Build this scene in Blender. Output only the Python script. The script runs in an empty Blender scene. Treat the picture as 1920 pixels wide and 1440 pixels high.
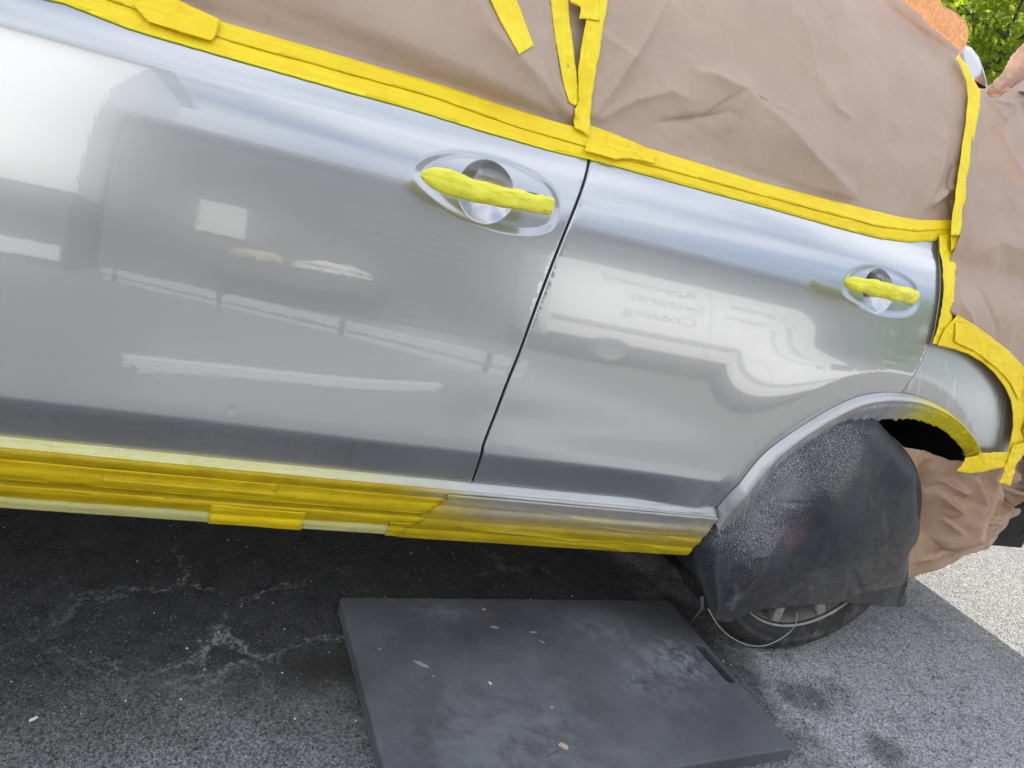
import bpy, bmesh, math, random
import numpy as np
from mathutils import Vector, Matrix
from mathutils.geometry import delaunay_2d_cdt

# ------------------------------------------------------------------ camera, sky, sun
scene = bpy.context.scene
col = scene.collection
CAM = np.array([-0.503, -1.2128, 0.982])
YAW, PITCH, ROLL, FPX = 0.4027, -0.2730, 0.2678, 1386.5
def cam_axes():
    cy, sy, cp, sp = math.cos(YAW), math.sin(YAW), math.cos(PITCH), math.sin(PITCH)
    f = np.array([sy*cp, cy*cp, sp]); r0 = np.array([cy, -sy, 0.0]); u0 = np.cross(r0, f)
    c, s = math.cos(ROLL), math.sin(ROLL)
    return c*r0+s*u0, -s*r0+c*u0, f
CR, CU, CF = cam_axes()
cam = bpy.data.cameras.new('camera'); camo = bpy.data.objects.new('camera', cam); col.objects.link(camo)
M = Matrix(((CR[0], CU[0], -CF[0], CAM[0]), (CR[1], CU[1], -CF[1], CAM[1]), (CR[2], CU[2], -CF[2], CAM[2]), (0, 0, 0, 1)))
camo.matrix_world = M
cam.sensor_width = 36; cam.lens = FPX/1920*36; cam.clip_start = 0.02; cam.clip_end = 600
scene.camera = camo
SUN_EL, SUN_AZ = math.radians(52), math.radians(2)      # azimuth measured from +Y towards +X
w = bpy.data.worlds.new('World'); scene.world = w; w.use_nodes = True
nt = w.node_tree; nt.nodes.clear()
sky = nt.nodes.new('ShaderNodeTexSky'); sky.sky_type = 'NISHITA'; sky.sun_disc = False
sky.sun_elevation = SUN_EL; sky.sun_rotation = SUN_AZ; sky.dust_density = 2.0; sky.air_density = 1.0; sky.ozone_density = 1.0
bg = nt.nodes.new('ShaderNodeBackground'); bg.inputs[1].default_value = 0.15
wo = nt.nodes.new('ShaderNodeOutputWorld')
# thin bright cloud over the whole sky
tc = nt.nodes.new('ShaderNodeTexCoord'); mp = nt.nodes.new('ShaderNodeMapping'); mp.inputs['Scale'].default_value = (1, 1, 2.4); nt.links.new(tc.outputs['Generated'], mp.inputs[0])
cn = nt.nodes.new('ShaderNodeTexNoise'); cn.inputs['Scale'].default_value = 1.7; cn.inputs['Detail'].default_value = 7; cn.inputs['Roughness'].default_value = .58; cn.inputs['Distortion'].default_value = .4; nt.links.new(mp.outputs[0], cn.inputs['Vector'])
cr = nt.nodes.new('ShaderNodeMapRange'); cr.interpolation_type = 'SMOOTHSTEP'; cr.inputs[1].default_value = .36; cr.inputs[2].default_value = .62; cr.inputs[3].default_value = .12; cr.inputs[4].default_value = .88; nt.links.new(cn.outputs[0], cr.inputs[0])
cm = nt.nodes.new('ShaderNodeMix'); cm.data_type = 'RGBA'; cm.inputs[7].default_value = (6.8, 6.95, 7.2, 1); nt.links.new(cr.outputs[0], cm.inputs[0]); nt.links.new(sky.outputs[0], cm.inputs[6])
nt.links.new(cm.outputs[2], bg.inputs[0]); nt.links.new(bg.outputs[0], wo.inputs[0])
sl = bpy.data.lights.new('sun', 'SUN'); sl.energy = 4.0; sl.angle = math.radians(0.5); sl.color = (1.0, 0.95, 0.87)
so = bpy.data.objects.new('sun', sl); col.objects.link(so)
sd = Vector((math.sin(SUN_AZ)*math.cos(SUN_EL), math.cos(SUN_AZ)*math.cos(SUN_EL), math.sin(SUN_EL)))
so.rotation_euler = sd.to_track_quat('Z', 'Y').to_euler(); so.location = sd*30
vs = scene.view_settings; vs.view_transform = 'Standard'; vs.look = 'None'; vs.gamma = 1; vs.use_curve_mapping = False
vs.exposure = 1.0
random.seed(4); RNG = np.random.default_rng(4)

#==LIB
# ------------------------------------------------------------------ numeric helpers
def ss(a, b, x):
    t = np.clip((x-a)/(b-a), 0, 1); return t*t*(3-2*t)
_perm = np.random.default_rng(11).permutation(256); _perm = np.concatenate([_perm]*3)
_gr = np.array([[math.cos(a), math.sin(a)] for a in np.linspace(0, 2*math.pi, 16, endpoint=False)])
def noise(x, z, seed=0):
    x = np.asarray(x, float)+seed*17.31; z = np.asarray(z, float)+seed*9.77
    xi = np.floor(x).astype(int); zi = np.floor(z).astype(int); xf = x-xi; zf = z-zi
    def g(i, j):
        h = _gr[_perm[_perm[i & 255]+(j & 255)] & 15]; return h
    u = xf*xf*xf*(xf*(xf*6-15)+10); v = zf*zf*zf*(zf*(zf*6-15)+10)
    def d(i, j):
        h = g(xi+i, zi+j); return h[..., 0]*(xf-i)+h[..., 1]*(zf-j)
    return (d(0, 0)*(1-u)+d(1, 0)*u)*(1-v)+(d(0, 1)*(1-u)+d(1, 1)*u)*v
def crumple(x, z, s, seed=0, oct=3):
    "folded-paper relief: ridged noise with warped coordinates, about 0..1"
    x = np.asarray(x)*s; z = np.asarray(z)*s
    h = 0; a = 1.0
    for o in range(oct):
        wx = x+0.35*noise(x*.6, z*.6, seed+o+20); wz = z+0.35*noise(x*.6, z*.6, seed+o+40)
        h = h+a*(1-np.abs(noise(wx, wz, seed+o))*3.0); a *= .45; x = x*2.1; z = z*2.1
    return h/1.7
_FC = {}
def facet(x, z, cell, seed):
    "crisp folded relief: linear patches between randomly raised points, about -1..1"
    x = np.asarray(x, float).ravel(); z = np.asarray(z, float).ravel(); key = (cell, seed, round(x.min(), 3), round(x.max(), 3), round(z.min(), 3), round(z.max(), 3))
    if key not in _FC:
        r = np.random.default_rng(seed); gx = np.arange(x.min()-cell*1.5, x.max()+cell*2.5, cell); gz = np.arange(z.min()-cell*1.5, z.max()+cell*2.5, cell)
        X, Z = np.meshgrid(gx, gz); P = np.stack([X.ravel(), Z.ravel()], -1)+r.uniform(-.45, .45, (X.size, 2))*cell; H = r.uniform(-1, 1, len(P))*(r.random(len(P)) < .6)
        vo, _, fo, _, _, _ = delaunay_2d_cdt([Vector(p) for p in P], [], [], 0, 1e-7); _FC[key] = (P, H, np.array(fo))
    P, H, F = _FC[key]; out = np.zeros(len(x))
    o = np.argsort(x); xs = x[o]; zs = z[o]
    for f in F:
        a, b, c = P[f]; i0, i1 = np.searchsorted(xs, (min(a[0], b[0], c[0]), max(a[0], b[0], c[0])))
        if i0 >= i1: continue
        px, pz = xs[i0:i1], zs[i0:i1]; D = (b[1]-c[1])*(a[0]-c[0])+(c[0]-b[0])*(a[1]-c[1])
        if abs(D) < 1e-12: continue
        u = ((b[1]-c[1])*(px-c[0])+(c[0]-b[0])*(pz-c[1]))/D; v = ((c[1]-a[1])*(px-c[0])+(a[0]-c[0])*(pz-c[1]))/D; m = (u >= -1e-9) & (v >= -1e-9) & (u+v <= 1+1e-9)
        out[o[i0:i1][m]] = (u*H[f[0]]+v*H[f[1]]+(1-u-v)*H[f[2]])[m]
    return out
def resample(P, step, closed=True):
    P = np.asarray(P, float); Q = np.vstack([P, P[:1]]) if closed else P; out = []
    for a, b in zip(Q[:-1], Q[1:]):
        n = max(1, int(math.ceil(np.linalg.norm(b-a)/step)))
        for k in range(n): out.append(a+(b-a)*k/n)
    if not closed: out.append(Q[-1])
    return np.array(out)
def smooth_path(P, n=6, closed=False):
    "Catmull-Rom through the points"
    P = np.asarray(P, float); m = len(P); out = []
    rng = range(m) if closed else range(m-1)
    for i in rng:
        if closed: p0, p1, p2, p3 = P[(i-1) % m], P[i], P[(i+1) % m], P[(i+2) % m]
        else: p0, p1, p2, p3 = P[max(i-1, 0)], P[i], P[i+1], P[min(i+2, m-1)]
        for k in range(n):
            t = k/n
            out.append(.5*((2*p1)+(-p0+p2)*t+(2*p0-5*p1+4*p2-p3)*t*t+(-p0+3*p1-3*p2+p3)*t**3))
    if not closed: out.append(P[-1])
    return np.array(out)
def inside(P, poly):
    x, y = P[:, 0], P[:, 1]; r = np.zeros(len(P), bool); n = len(poly)
    for i in range(n):
        x1, y1 = poly[i]; x2, y2 = poly[(i+1) % n]
        if y1 == y2: continue
        r ^= ((y1 > y) != (y2 > y)) & (x < (x2-x1)*(y-y1)/(y2-y1)+x1)
    return r
def segdist(P, poly, closed=True):
    d = np.full(len(P), 1e9); n = len(poly)
    for i in range(n if closed else n-1):
        a = poly[i]; b = poly[(i+1) % n]; ab = b-a; L = ab@ab
        if L < 1e-14: continue
        t = np.clip(((P-a)@ab)/L, 0, 1); q = P-a-t[:, None]*ab
        d = np.minimum(d, np.hypot(q[:, 0], q[:, 1]))
    return d
def sidedist(x, z, poly):
    "signed distance (left of the direction positive) and parameter 0..1 along an open polyline"
    P = np.stack([x, z], -1); best = np.full(len(P), 1e9); sg = np.ones(len(P)); tt = np.zeros(len(P))
    poly = np.asarray(poly, float); ln = np.r_[0, np.cumsum(np.linalg.norm(np.diff(poly, axis=0), axis=1))]
    for i in range(len(poly)-1):
        a = poly[i]; b = poly[i+1]; ab = b-a; L = ab@ab
        t = np.clip(((P-a)@ab)/L, 0, 1); q = P-a-t[:, None]*ab; d = np.hypot(q[:, 0], q[:, 1])
        m = d < best; best = np.where(m, d, best)
        sg = np.where(m, np.sign(ab[0]*(P[:, 1]-a[1])-ab[1]*(P[:, 0]-a[0])), sg)
        tt = np.where(m, (ln[i]+t*math.sqrt(L))/ln[-1], tt)
    return best*sg, tt

# ------------------------------------------------------------------ shape of the car's side: y = side(x, z)
_zt = np.array([.385, .45, .463, .474, .50, .55, .65, .75, .83, .90, .95, .985, 1.02, 1.04, 1.06, 1.10, 1.3, 1.45, 1.5, 1.56, 1.70])
_tt = np.radians([-13, -19, -17, 0, 3, 2, 3, 6, 9, 13, 18, 26, 38, 45, 30, 24, 26, 31, 33, 36, 40])
_zz = np.linspace(.2, 1.8, 1601)
_ti = np.interp(_zz, _zt, np.tan(_tt)); _yy = np.concatenate([[0], np.cumsum((_ti[1:]+_ti[:-1])/2*(_zz[1]-_zz[0]))])
_yy -= np.interp(.62, _zz, _yy)
AX, AZ = 0.955, 0.335
def base(x, z):
    x = np.asarray(x, float); z = np.asarray(z, float)
    y = np.interp(z, _zz, _yy)
    y = y+.006*x*x+.05*np.clip(-x-1.0, 0, None)**2+.10*np.clip(x-1.15, 0, None)**2
    r = np.hypot(x-AX, (z-AZ)*.98)
    fl = ss(.62, .43, r)*ss(.9, .75, z)                 # flare around the rear wheel
    y = y-.010*fl+.007*np.clip((.437-r)/.045,0,1.3)*ss(.8, .76, z)   # lip turning in towards the arch
    y = y+.0035*np.exp(-((x-.24)/.26)**2-((z-.545)/.045)**2)
    return y
OVF = np.array([[778, 320], [795, 300], [825, 288], [860, 284], [905, 288], [950, 299], [1000, 322], [1035, 350], [1048, 380], [1046, 408], [1032, 430], [1000, 439], [950, 436], [895, 420], [850, 398], [810, 368], [785, 342]])
OVR = np.array([[1580, 545], [1584, 522], [1600, 506], [1625, 497], [1655, 498], [1690, 512], [1715, 532], [1723, 556], [1718, 580], [1700, 592], [1670, 593], [1640, 587], [1610, 573], [1590, 560]])
def unproj(pts, surf=base, n=12):
    "photo pixels -> (x, z) on a surface y = surf(x, z)"
    pts = np.atleast_2d(np.asarray(pts, float)); d = CF+np.outer((pts[:, 0]-960)/FPX, CR)-np.outer((pts[:, 1]-720)/FPX, CU)
    Y = np.full(len(pts), .05)
    for k in range(n):
        t = (Y-CAM[1])/d[:, 1]; x = CAM[0]+d[:, 0]*t; z = CAM[2]+d[:, 2]*t
        Y = .5*Y+.5*surf(x, z)
    return np.stack([x, z], -1)
U = unproj
_ovf = smooth_path(U(OVF), 4, True); _ovr = smooth_path(U(OVR), 4, True)
BF = U([[913, 360]])[0]; BR = U([[1649, 546]])[0]
DIM = U([[435, 768]])[0]
def side(x, z):
    x = np.asarray(x, float); z = np.asarray(z, float); sh = x.shape
    y = base(x, z).ravel(); xf = x.ravel(); zf = z.ravel()
    for ov, b, rb, dp in ((_ovf, BF, .052, .030), (_ovr, BR, .046, .028)):
        m = (np.abs(xf-b[0]) < .2) & (np.abs(zf-b[1]) < .1)
        if m.any():
            P = np.stack([xf[m], zf[m]], -1); d = segdist(P, ov); s = np.where(inside(P, ov), d, -d)
            dy = .0026*ss(-.005, .012, s)                     # shallow escutcheon around the handle
            r = np.hypot(P[:, 0]-b[0], (P[:, 1]-b[1])); t = np.clip(r/rb, 0, 1)
            dy = dy+np.where(r < rb, dp*(1-t**2.2), 0)+.0
            y[m] += dy
    r2 = (xf-DIM[0])**2+(zf-DIM[1])**2
    y = y+.0006*np.exp(-r2/.008**2)-.0003*np.exp(-r2/.016**2)
    return y.reshape(sh)
#==END

# ------------------------------------------------------------------ object helpers
def obj(name, me, m=None, parent=None, loc=None):
    o = bpy.data.objects.new(name, me); col.objects.link(o)
    if m is not None: me.materials.clear(); me.materials.append(m)
    if parent is not None: o.parent = parent
    if loc is not None: o.location = loc
    return o
def tag(o, label, cat, group=None, kind=None):
    if label: o['label'] = label
    if cat: o['category'] = cat
    if group: o['group'] = group
    if kind: o['kind'] = kind
    return o
def thing(name, label, cat, loc=(0, 0, 0), group=None):
    o = bpy.data.objects.new(name, None); col.objects.link(o); o.location = loc
    o.empty_display_size = .1
    return tag(o, label, cat, group)
def mesh(name, V, F, smooth=True):
    me = bpy.data.meshes.new(name); me.from_pydata([tuple(map(float, v)) for v in V], [], [tuple(map(int, f)) for f in F]); me.update()
    if smooth: me.polygons.foreach_set('use_smooth', [True]*len(me.polygons))
    return me
def bm_mesh(name, bm, smooth=False):
    me = bpy.data.meshes.new(name); bm.normal_update(); bm.to_mesh(me); bm.free()
    if smooth: me.polygons.foreach_set('use_smooth', [True]*len(me.polygons))
    return me
def sheet(name, poly, surf, h, off=0.0, disp=None, holes=(), skirt=0.0, edge=0.0, analytic=False, rag=0.0, extra=None):
    "triangulated sheet over an (x, z) outline lying on y = surf(x, z), lifted outward by off + disp"
    poly = resample(poly, h*.9)
    if rag: poly = poly+rag*np.stack([noise(poly[:, 0]*60, poly[:, 1]*60, 3), noise(poly[:, 0]*60, poly[:, 1]*60, 7)], -1)
    hl = [resample(q, h*.9) for q in holes]
    mn, mx = poly.min(0), poly.max(0)
    gx = np.arange(mn[0], mx[0]+h, h); gz = np.arange(mn[1], mx[1]+h, h*.866)
    X, Z = np.meshgrid(gx, gz); X = X+(np.arange(len(gz)) % 2)[:, None]*h*.5
    G = np.stack([X.ravel(), Z.ravel()], -1)
    G = G[inside(G, poly)]; G = G[segdist(G, poly) > h*.45]
    for q in hl: G = G[~inside(G, q)]; G = G[segdist(G, q) > h*.45]
    if edge:
        fp_ = resample(poly, .0035); tg = np.roll(fp_, -1, 0)-np.roll(fp_, 1, 0); tg /= np.linalg.norm(tg, axis=1)[:, None]; nn = np.stack([-tg[:, 1], tg[:, 0]], -1)
        if not inside(fp_[:1]+nn[:1]*.001, poly)[0]: nn = -nn
        rg_ = [];
        for d_ in (.0006, .0014, .0030):
            q = fp_+nn*d_; q = q[segdist(q, poly) > d_*.93]; rg_.append(q[inside(q, poly)])
        G = G[segdist(G, poly) > .0055]; G = np.vstack([G]+rg_)
    if extra is not None:
        ex = extra[inside(extra, poly)]; ex = ex[segdist(ex, poly) > h*.3]
        q = np.floor(G/h*1.0).astype(int); ek = set(map(tuple, np.floor(ex/h*1.0).astype(int))); G = G[[tuple(t) not in ek for t in q]]; G = np.vstack([G, ex])
    B = [poly]+hl; V2 = np.vstack(B+[G]); E = []; k = 0
    for q in B:
        E += [(k+i, k+(i+1) % len(q)) for i in range(len(q))]; k += len(q)
    nb = k
    if edge:                                             # extra rings so the rounded edge is resolved
        pass
    vo, eo, fo, _, _, _ = delaunay_2d_cdt([Vector(v) for v in V2], E, [], 0, 1e-7)
    vo = np.array([[v[0], v[1]] for v in vo]); F = np.array(fo)
    c = vo[F].mean(1); keep = inside(c, poly)
    for q in hl: keep &= ~inside(c, q)
    a = vo[F]; ar = np.cross(a[:, 1]-a[:, 0], a[:, 2]-a[:, 0]); keep &= np.abs(ar) > 1e-9
    F = F[keep]; ar = ar[keep]
    F = np.where((ar < 0)[:, None], F[:, ::-1], F)      # x right, z up => normal towards -y
    x, z = vo[:, 0], vo[:, 1]; dist = segdist(vo, poly)
    y = surf(x, z)-off
    if disp is not None: y = y-disp(x, z, dist)
    if edge: y = y+edge*(1-np.sqrt(np.clip(1-(1-np.clip(dist/edge, 0, 1))**2, 0, 1)))
    V = np.stack([x, y, z], -1); F = [list(f) for f in F]
    if analytic:
        e = 8e-4; nx = (surf(x+e, z)-surf(x-e, z))/(2*e); nz = (surf(x, z+e)-surf(x, z-e))/(2*e)
        N = np.stack([nx, -np.ones_like(nx), nz], -1); N /= np.linalg.norm(N, axis=1)[:, None]
    nmain = len(V)
    if skirt:
        cnt = {}
        for f in F:
            for i in range(3):
                e2 = (f[i], f[(i+1) % 3]); cnt[e2] = 1
        bd = [e2 for e2 in cnt if (e2[1], e2[0]) not in cnt]
        mp = {}
        for i, j in bd:
            for q in (i, j):
                if q not in mp: mp[q] = len(V)+len(mp)
        V = np.vstack([V, [V[q]+np.array([0, skirt, 0]) for q in mp]])
        F += [[j, i, mp[i], mp[j]] for i, j in bd]
    me = mesh(name, V, F)
    if analytic:
        me.update(); cur = np.zeros(len(me.vertices)*3); me.vertices.foreach_get('normal', cur); cur = cur.reshape(-1, 3)
        good = dist > max(edge, .002)
        cur[:nmain][good] = N[good]
        me.normals_split_custom_set_from_vertices([tuple(v) for v in cur])
    return me
def tube_mesh(name, pts, r, n=8, caps=True):
    pts = [np.asarray(p, float) for p in pts]; rs = r if hasattr(r, '__len__') else [r]*len(pts); V = []; F = []
    up = np.array([0, 0, 1.0])
    for i, p in enumerate(pts):
        t = pts[min(i+1, len(pts)-1)]-pts[max(i-1, 0)]; t = t/np.linalg.norm(t)
        if abs(t@up) > .95: a = np.cross(t, [1, 0, 0])
        else: a = np.cross(t, up)
        a /= np.linalg.norm(a); b = np.cross(t, a)
        for k in range(n):
            an = 2*math.pi*k/n; V.append(p+rs[i]*(math.cos(an)*a+math.sin(an)*b))
    for i in range(len(pts)-1):
        for k in range(n): F.append([i*n+k, i*n+(k+1) % n, (i+1)*n+(k+1) % n, (i+1)*n+k])
    if caps: F.append(list(range(n))[::-1]); F.append([len(V)-n+k for k in range(n)])
    return mesh(name, V, F)
def lathe(name, prof, n=64, a0=0, a1=2*math.pi):
    "profile of (radius, y) turned about the y axis through the origin"
    V = []; F = []; full = abs(a1-a0-2*math.pi) < 1e-6; m = n if full else n+1
    for k in range(m):
        a = a0+(a1-a0)*k/n
        for r, y in prof: V.append((r*math.cos(a), y, r*math.sin(a)))
    q = len(prof)
    for k in range(n):
        k2 = (k+1) % m
        for i in range(q-1): F.append([k*q+i, k*q+i+1, k2*q+i+1, k2*q+i])
    return mesh(name, V, F)
def box_bm(bm, a, b, bev=0.0):
    r = bmesh.ops.create_cube(bm, size=1); c = (Vector(a)+Vector(b))/2; s = Vector(b)-Vector(a)
    for v in r['verts']: v.co = Vector((v.co.x*s.x, v.co.y*s.y, v.co.z*s.z))+c
    if bev: bmesh.ops.bevel(bm, geom=list({e for v in r['verts'] for e in v.link_edges}), offset=bev, segments=2, affect='EDGES', profile=.5)
def box(name, a, b, m, parent=None, bev=0.0):
    bm = bmesh.new(); box_bm(bm, a, b, bev); return obj(name, bm_mesh(name, bm), m, parent)

# ------------------------------------------------------------------ materials
class N:
    def __init__(s, name):
        s.m = bpy.data.materials.new(name); s.m.use_nodes = True; s.t = s.m.node_tree; s.t.nodes.clear()
        s.out = s.t.nodes.new('ShaderNodeOutputMaterial'); s.b = s.t.nodes.new('ShaderNodeBsdfPrincipled')
        s.t.links.new(s.b.outputs[0], s.out.inputs[0]); s.co = s.t.nodes.new('ShaderNodeTexCoord').outputs['Object']
    def link(s, a, b): s.t.links.new(a, b)
    def put(s, sock, v):
        if v is None: return
        if hasattr(v, 'is_output'): s.t.links.new(v, sock)
        elif isinstance(v, (tuple, list)): sock.default_value = (*v, 1) if len(v) == 3 and sock.type == 'RGBA' else v
        else: sock.default_value = v
    def set(s, **k):
        for a, v in k.items(): s.put(s.b.inputs[a.replace('_', ' ')], v)
        return s
    def map(s, scale=(1, 1, 1), rot=(0, 0, 0), loc=(0, 0, 0), v=None):
        n = s.t.nodes.new('ShaderNodeMapping'); s.put(n.inputs['Vector'], v or s.co)
        n.inputs['Scale'].default_value = scale; n.inputs['Rotation'].default_value = rot; n.inputs['Location'].default_value = loc
        return n.outputs[0]
    def noise(s, scale, detail=4, rough=.5, v=None, dist=0.0, color=False):
        n = s.t.nodes.new('ShaderNodeTexNoise'); s.put(n.inputs['Vector'], v or s.co)
        n.inputs['Scale'].default_value = scale; n.inputs['Detail'].default_value = detail; n.inputs['Roughness'].default_value = rough; n.inputs['Distortion'].default_value = dist
        return n.outputs[1 if color else 0]
    def vor(s, scale, feature='F1', v=None, rand=1.0, out='Distance'):
        n = s.t.nodes.new('ShaderNodeTexVoronoi'); n.feature = feature; s.put(n.inputs['Vector'], v or s.co)
        n.inputs['Scale'].default_value = scale; n.inputs['Randomness'].default_value = rand
        return n.outputs[out]
    def ramp(s, f, stops, interp='LINEAR'):
        n = s.t.nodes.new('ShaderNodeValToRGB'); s.put(n.inputs[0], f); e = n.color_ramp.elements; n.color_ramp.interpolation = interp
        while len(e) < len(stops): e.new(.5)
        for q, (p, c) in zip(e, stops):
            q.position = p; q.color = (c, c, c, 1) if not hasattr(c, '__len__') else (*c, 1)
        return n.outputs[0]
    def mix(s, f, a, b, mode='MIX'):
        n = s.t.nodes.new('ShaderNodeMix'); n.data_type = 'RGBA'; n.blend_type = mode
        s.put(n.inputs[0], f); s.put(n.inputs[6], a); s.put(n.inputs[7], b); return n.outputs[2]
    def math(s, op, a, b=None, c=None, clamp=False):
        n = s.t.nodes.new('ShaderNodeMath'); n.operation = op; n.use_clamp = clamp
        s.put(n.inputs[0], a)
        if b is not None: s.put(n.inputs[1], b)
        if c is not None: s.put(n.inputs[2], c)
        return n.outputs[0]
    def sep(s, v=None):
        n = s.t.nodes.new('ShaderNodeSeparateXYZ'); s.put(n.inputs[0], v or s.co); return n.outputs
    def step(s, v, a, b):
        n = s.t.nodes.new('ShaderNodeMapRange'); n.interpolation_type = 'SMOOTHSTEP'; s.put(n.inputs[0], v)
        n.inputs[1].default_value = a; n.inputs[2].default_value = b; return n.outputs[0]
    def bump(s, h, dist, strength=1.0, n0=None):
        n = s.t.nodes.new('ShaderNodeBump'); s.put(n.inputs['Height'], h); n.inputs['Distance'].default_value = dist; n.inputs['Strength'].default_value = strength
        if n0 is not None: s.link(n0, n.inputs['Normal'])
        s.link(n.outputs[0], s.b.inputs['Normal']); return n.outputs[0]
    def around(s, x, y, z, r0, r1, sx=1, sy=1, sz=1, wob=0.0):
        "soft round patch about a point, 1 inside r0, 0 outside r1"
        n = s.t.nodes.new('ShaderNodeVectorMath'); n.operation = 'SUBTRACT'; s.link(s.co, n.inputs[0]); n.inputs[1].default_value = (x, y, z)
        m2 = s.t.nodes.new('ShaderNodeVectorMath'); m2.operation = 'MULTIPLY'; s.link(n.outputs[0], m2.inputs[0]); m2.inputs[1].default_value = (sx, sy, sz)
        l = s.t.nodes.new('ShaderNodeVectorMath'); l.operation = 'LENGTH'; s.link(m2.outputs[0], l.inputs[0]); v = l.outputs['Value']
        if wob: v = s.math('ADD', v, s.math('MULTIPLY', s.math('SUBTRACT', s.noise(9, 3), .5), wob))
        return s.step(v, r1, r0)
def simple(name, c, rough=.5, metal=0.0, **k):
    n = N(name); n.set(Base_Color=c, Roughness=rough, Metallic=metal, **k); return n.m

def paint_mat(name='silver_paint', streak=False):
    n = N(name)
    fl = n.noise(900, 1, .5)
    c = n.mix(n.step(fl, .2, .8), (.405, .418, .438), (.432, .445, .465))
    
    # tiny dust nibs in the fresh clear coat
    nib = n.step(n.vor(26, rand=1.0), .010, .005)
    c = n.mix(n.math('MULTIPLY', nib, .8), c, (.04, .04, .05))
    r = n.math('ADD', n.math('MULTIPLY', n.noise(7, 2), .04), .21)
    orange = n.noise(170, 2, .4)
    if streak:
        v = n.map((1, 1, 1), (0, .34, 0))
        st = n.noise(1, 3, .6, v=n.map((95, 8, 5), (0, 0, 0), v=n.map((1, 1, 1), (0, .30, 0))), dist=.6)
        stm = n.math('MULTIPLY', n.step(st, .55, .68), n.step(n.noise(5, 3), .35, .6))
        c = n.mix(n.math('MULTIPLY', stm, .4), c, (.80, .81, .84)); r = n.math('ADD', n.math('ADD', r, .12), n.math('MULTIPLY', stm, .25))
    n.set(Base_Color=c, Metallic=.8, Roughness=r, Coat_Weight=.9 if not streak else .25, Coat_Roughness=.02 if not streak else .25, Coat_IOR=1.85)
    b = n.t.nodes.new('ShaderNodeBump'); n.put(b.inputs['Height'], orange); b.inputs['Distance'].default_value = .00006; b.inputs['Strength'].default_value = .35
    n.link(b.outputs[0], n.b.inputs['Coat Normal'])
    return n.m
M_paint = paint_mat(); M_quarter = paint_mat('dull_silver_paint', True)

def tape_mat(name, c1, c2, dusty=0.0, over=None, axis='x'):
    "crepe masking tape; over = function(n) giving a 0..1 mask of silver overspray"
    n = N(name)
    v = n.map((1, 1, 1)) 
    crepe = n.noise(1, 3, .6, v=n.map((900, 200, 200) if axis == 'x' else (200, 200, 900)))
    big = n.noise(14, 5, .6, dist=.5)
    c = n.mix(n.step(big, .3, .7), c1, c2)
    c = n.mix(n.math('MULTIPLY', n.step(crepe, .4, .75), .25), c, tuple(min(1, q*1.25+.02) for q in c2))
    stk = n.noise(1, 5, .7, v=n.map((5, 60, 260) if axis == 'x' else (260, 60, 7)), dist=.3)
    c = n.mix(n.math('MULTIPLY', n.step(stk, .42, .62), .28), c, tuple(q*.74 for q in c1)); c = n.mix(n.math('MULTIPLY', n.step(stk, .60, .70), .5), c, tuple(min(1, q*1.1+.05) for q in c2))
    r = .44
    if dusty:
        d = n.math('MULTIPLY', n.step(n.noise(1, 6, .75, v=n.map((60, 260, 260))), .30, .66), dusty); c = n.mix(d, c, (.62, .63, .44))
    if over:
        m = over(n); c = n.mix(m, c, (.46, .47, .485)); n.set(Metallic=n.math('MULTIPLY', m, .5)); r = n.math('SUBTRACT', .48, n.math('MULTIPLY', m, .14))
    n.set(Base_Color=c, Roughness=r, Subsurface_Weight=0.0, Specular_IOR_Level=.35)
    b1 = n.bump(crepe, .0008, .7); b2 = n.bump(big, .004, .5, n0=b1); b3 = n.bump(stk, .0012, .5, n0=b2); wf = n.vor(38, v=n.map((.5, 1, 1) if axis == 'x' else (1, 1, .5))); n.bump(n.math('MULTIPLY', wf, n.step(n.noise(9, 2), .45, .6)), .004, .5, n0=b3)
    return n.m
YEL1, YEL2 = (.84, .585, .003), (.88, .68, .012)
M_tape = tape_mat('yellow_tape', YEL1, YEL2)
M_tapev = tape_mat('yellow_tape_upright', (.82, .62, .004), (.88, .70, .02), axis='z')
M_tape_low = tape_mat('yellow_tape_edge', (.80, .72, .005), (.82, .78, .03))
M_tape_pale = tape_mat('dusty_yellow_tape', (.62, .55, .06), (.72, .66, .12), dusty=.6)
M_wrap = tape_mat('handle_tape', (.74, .70, .01), (.82, .80, .06), dusty=.12)

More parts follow.
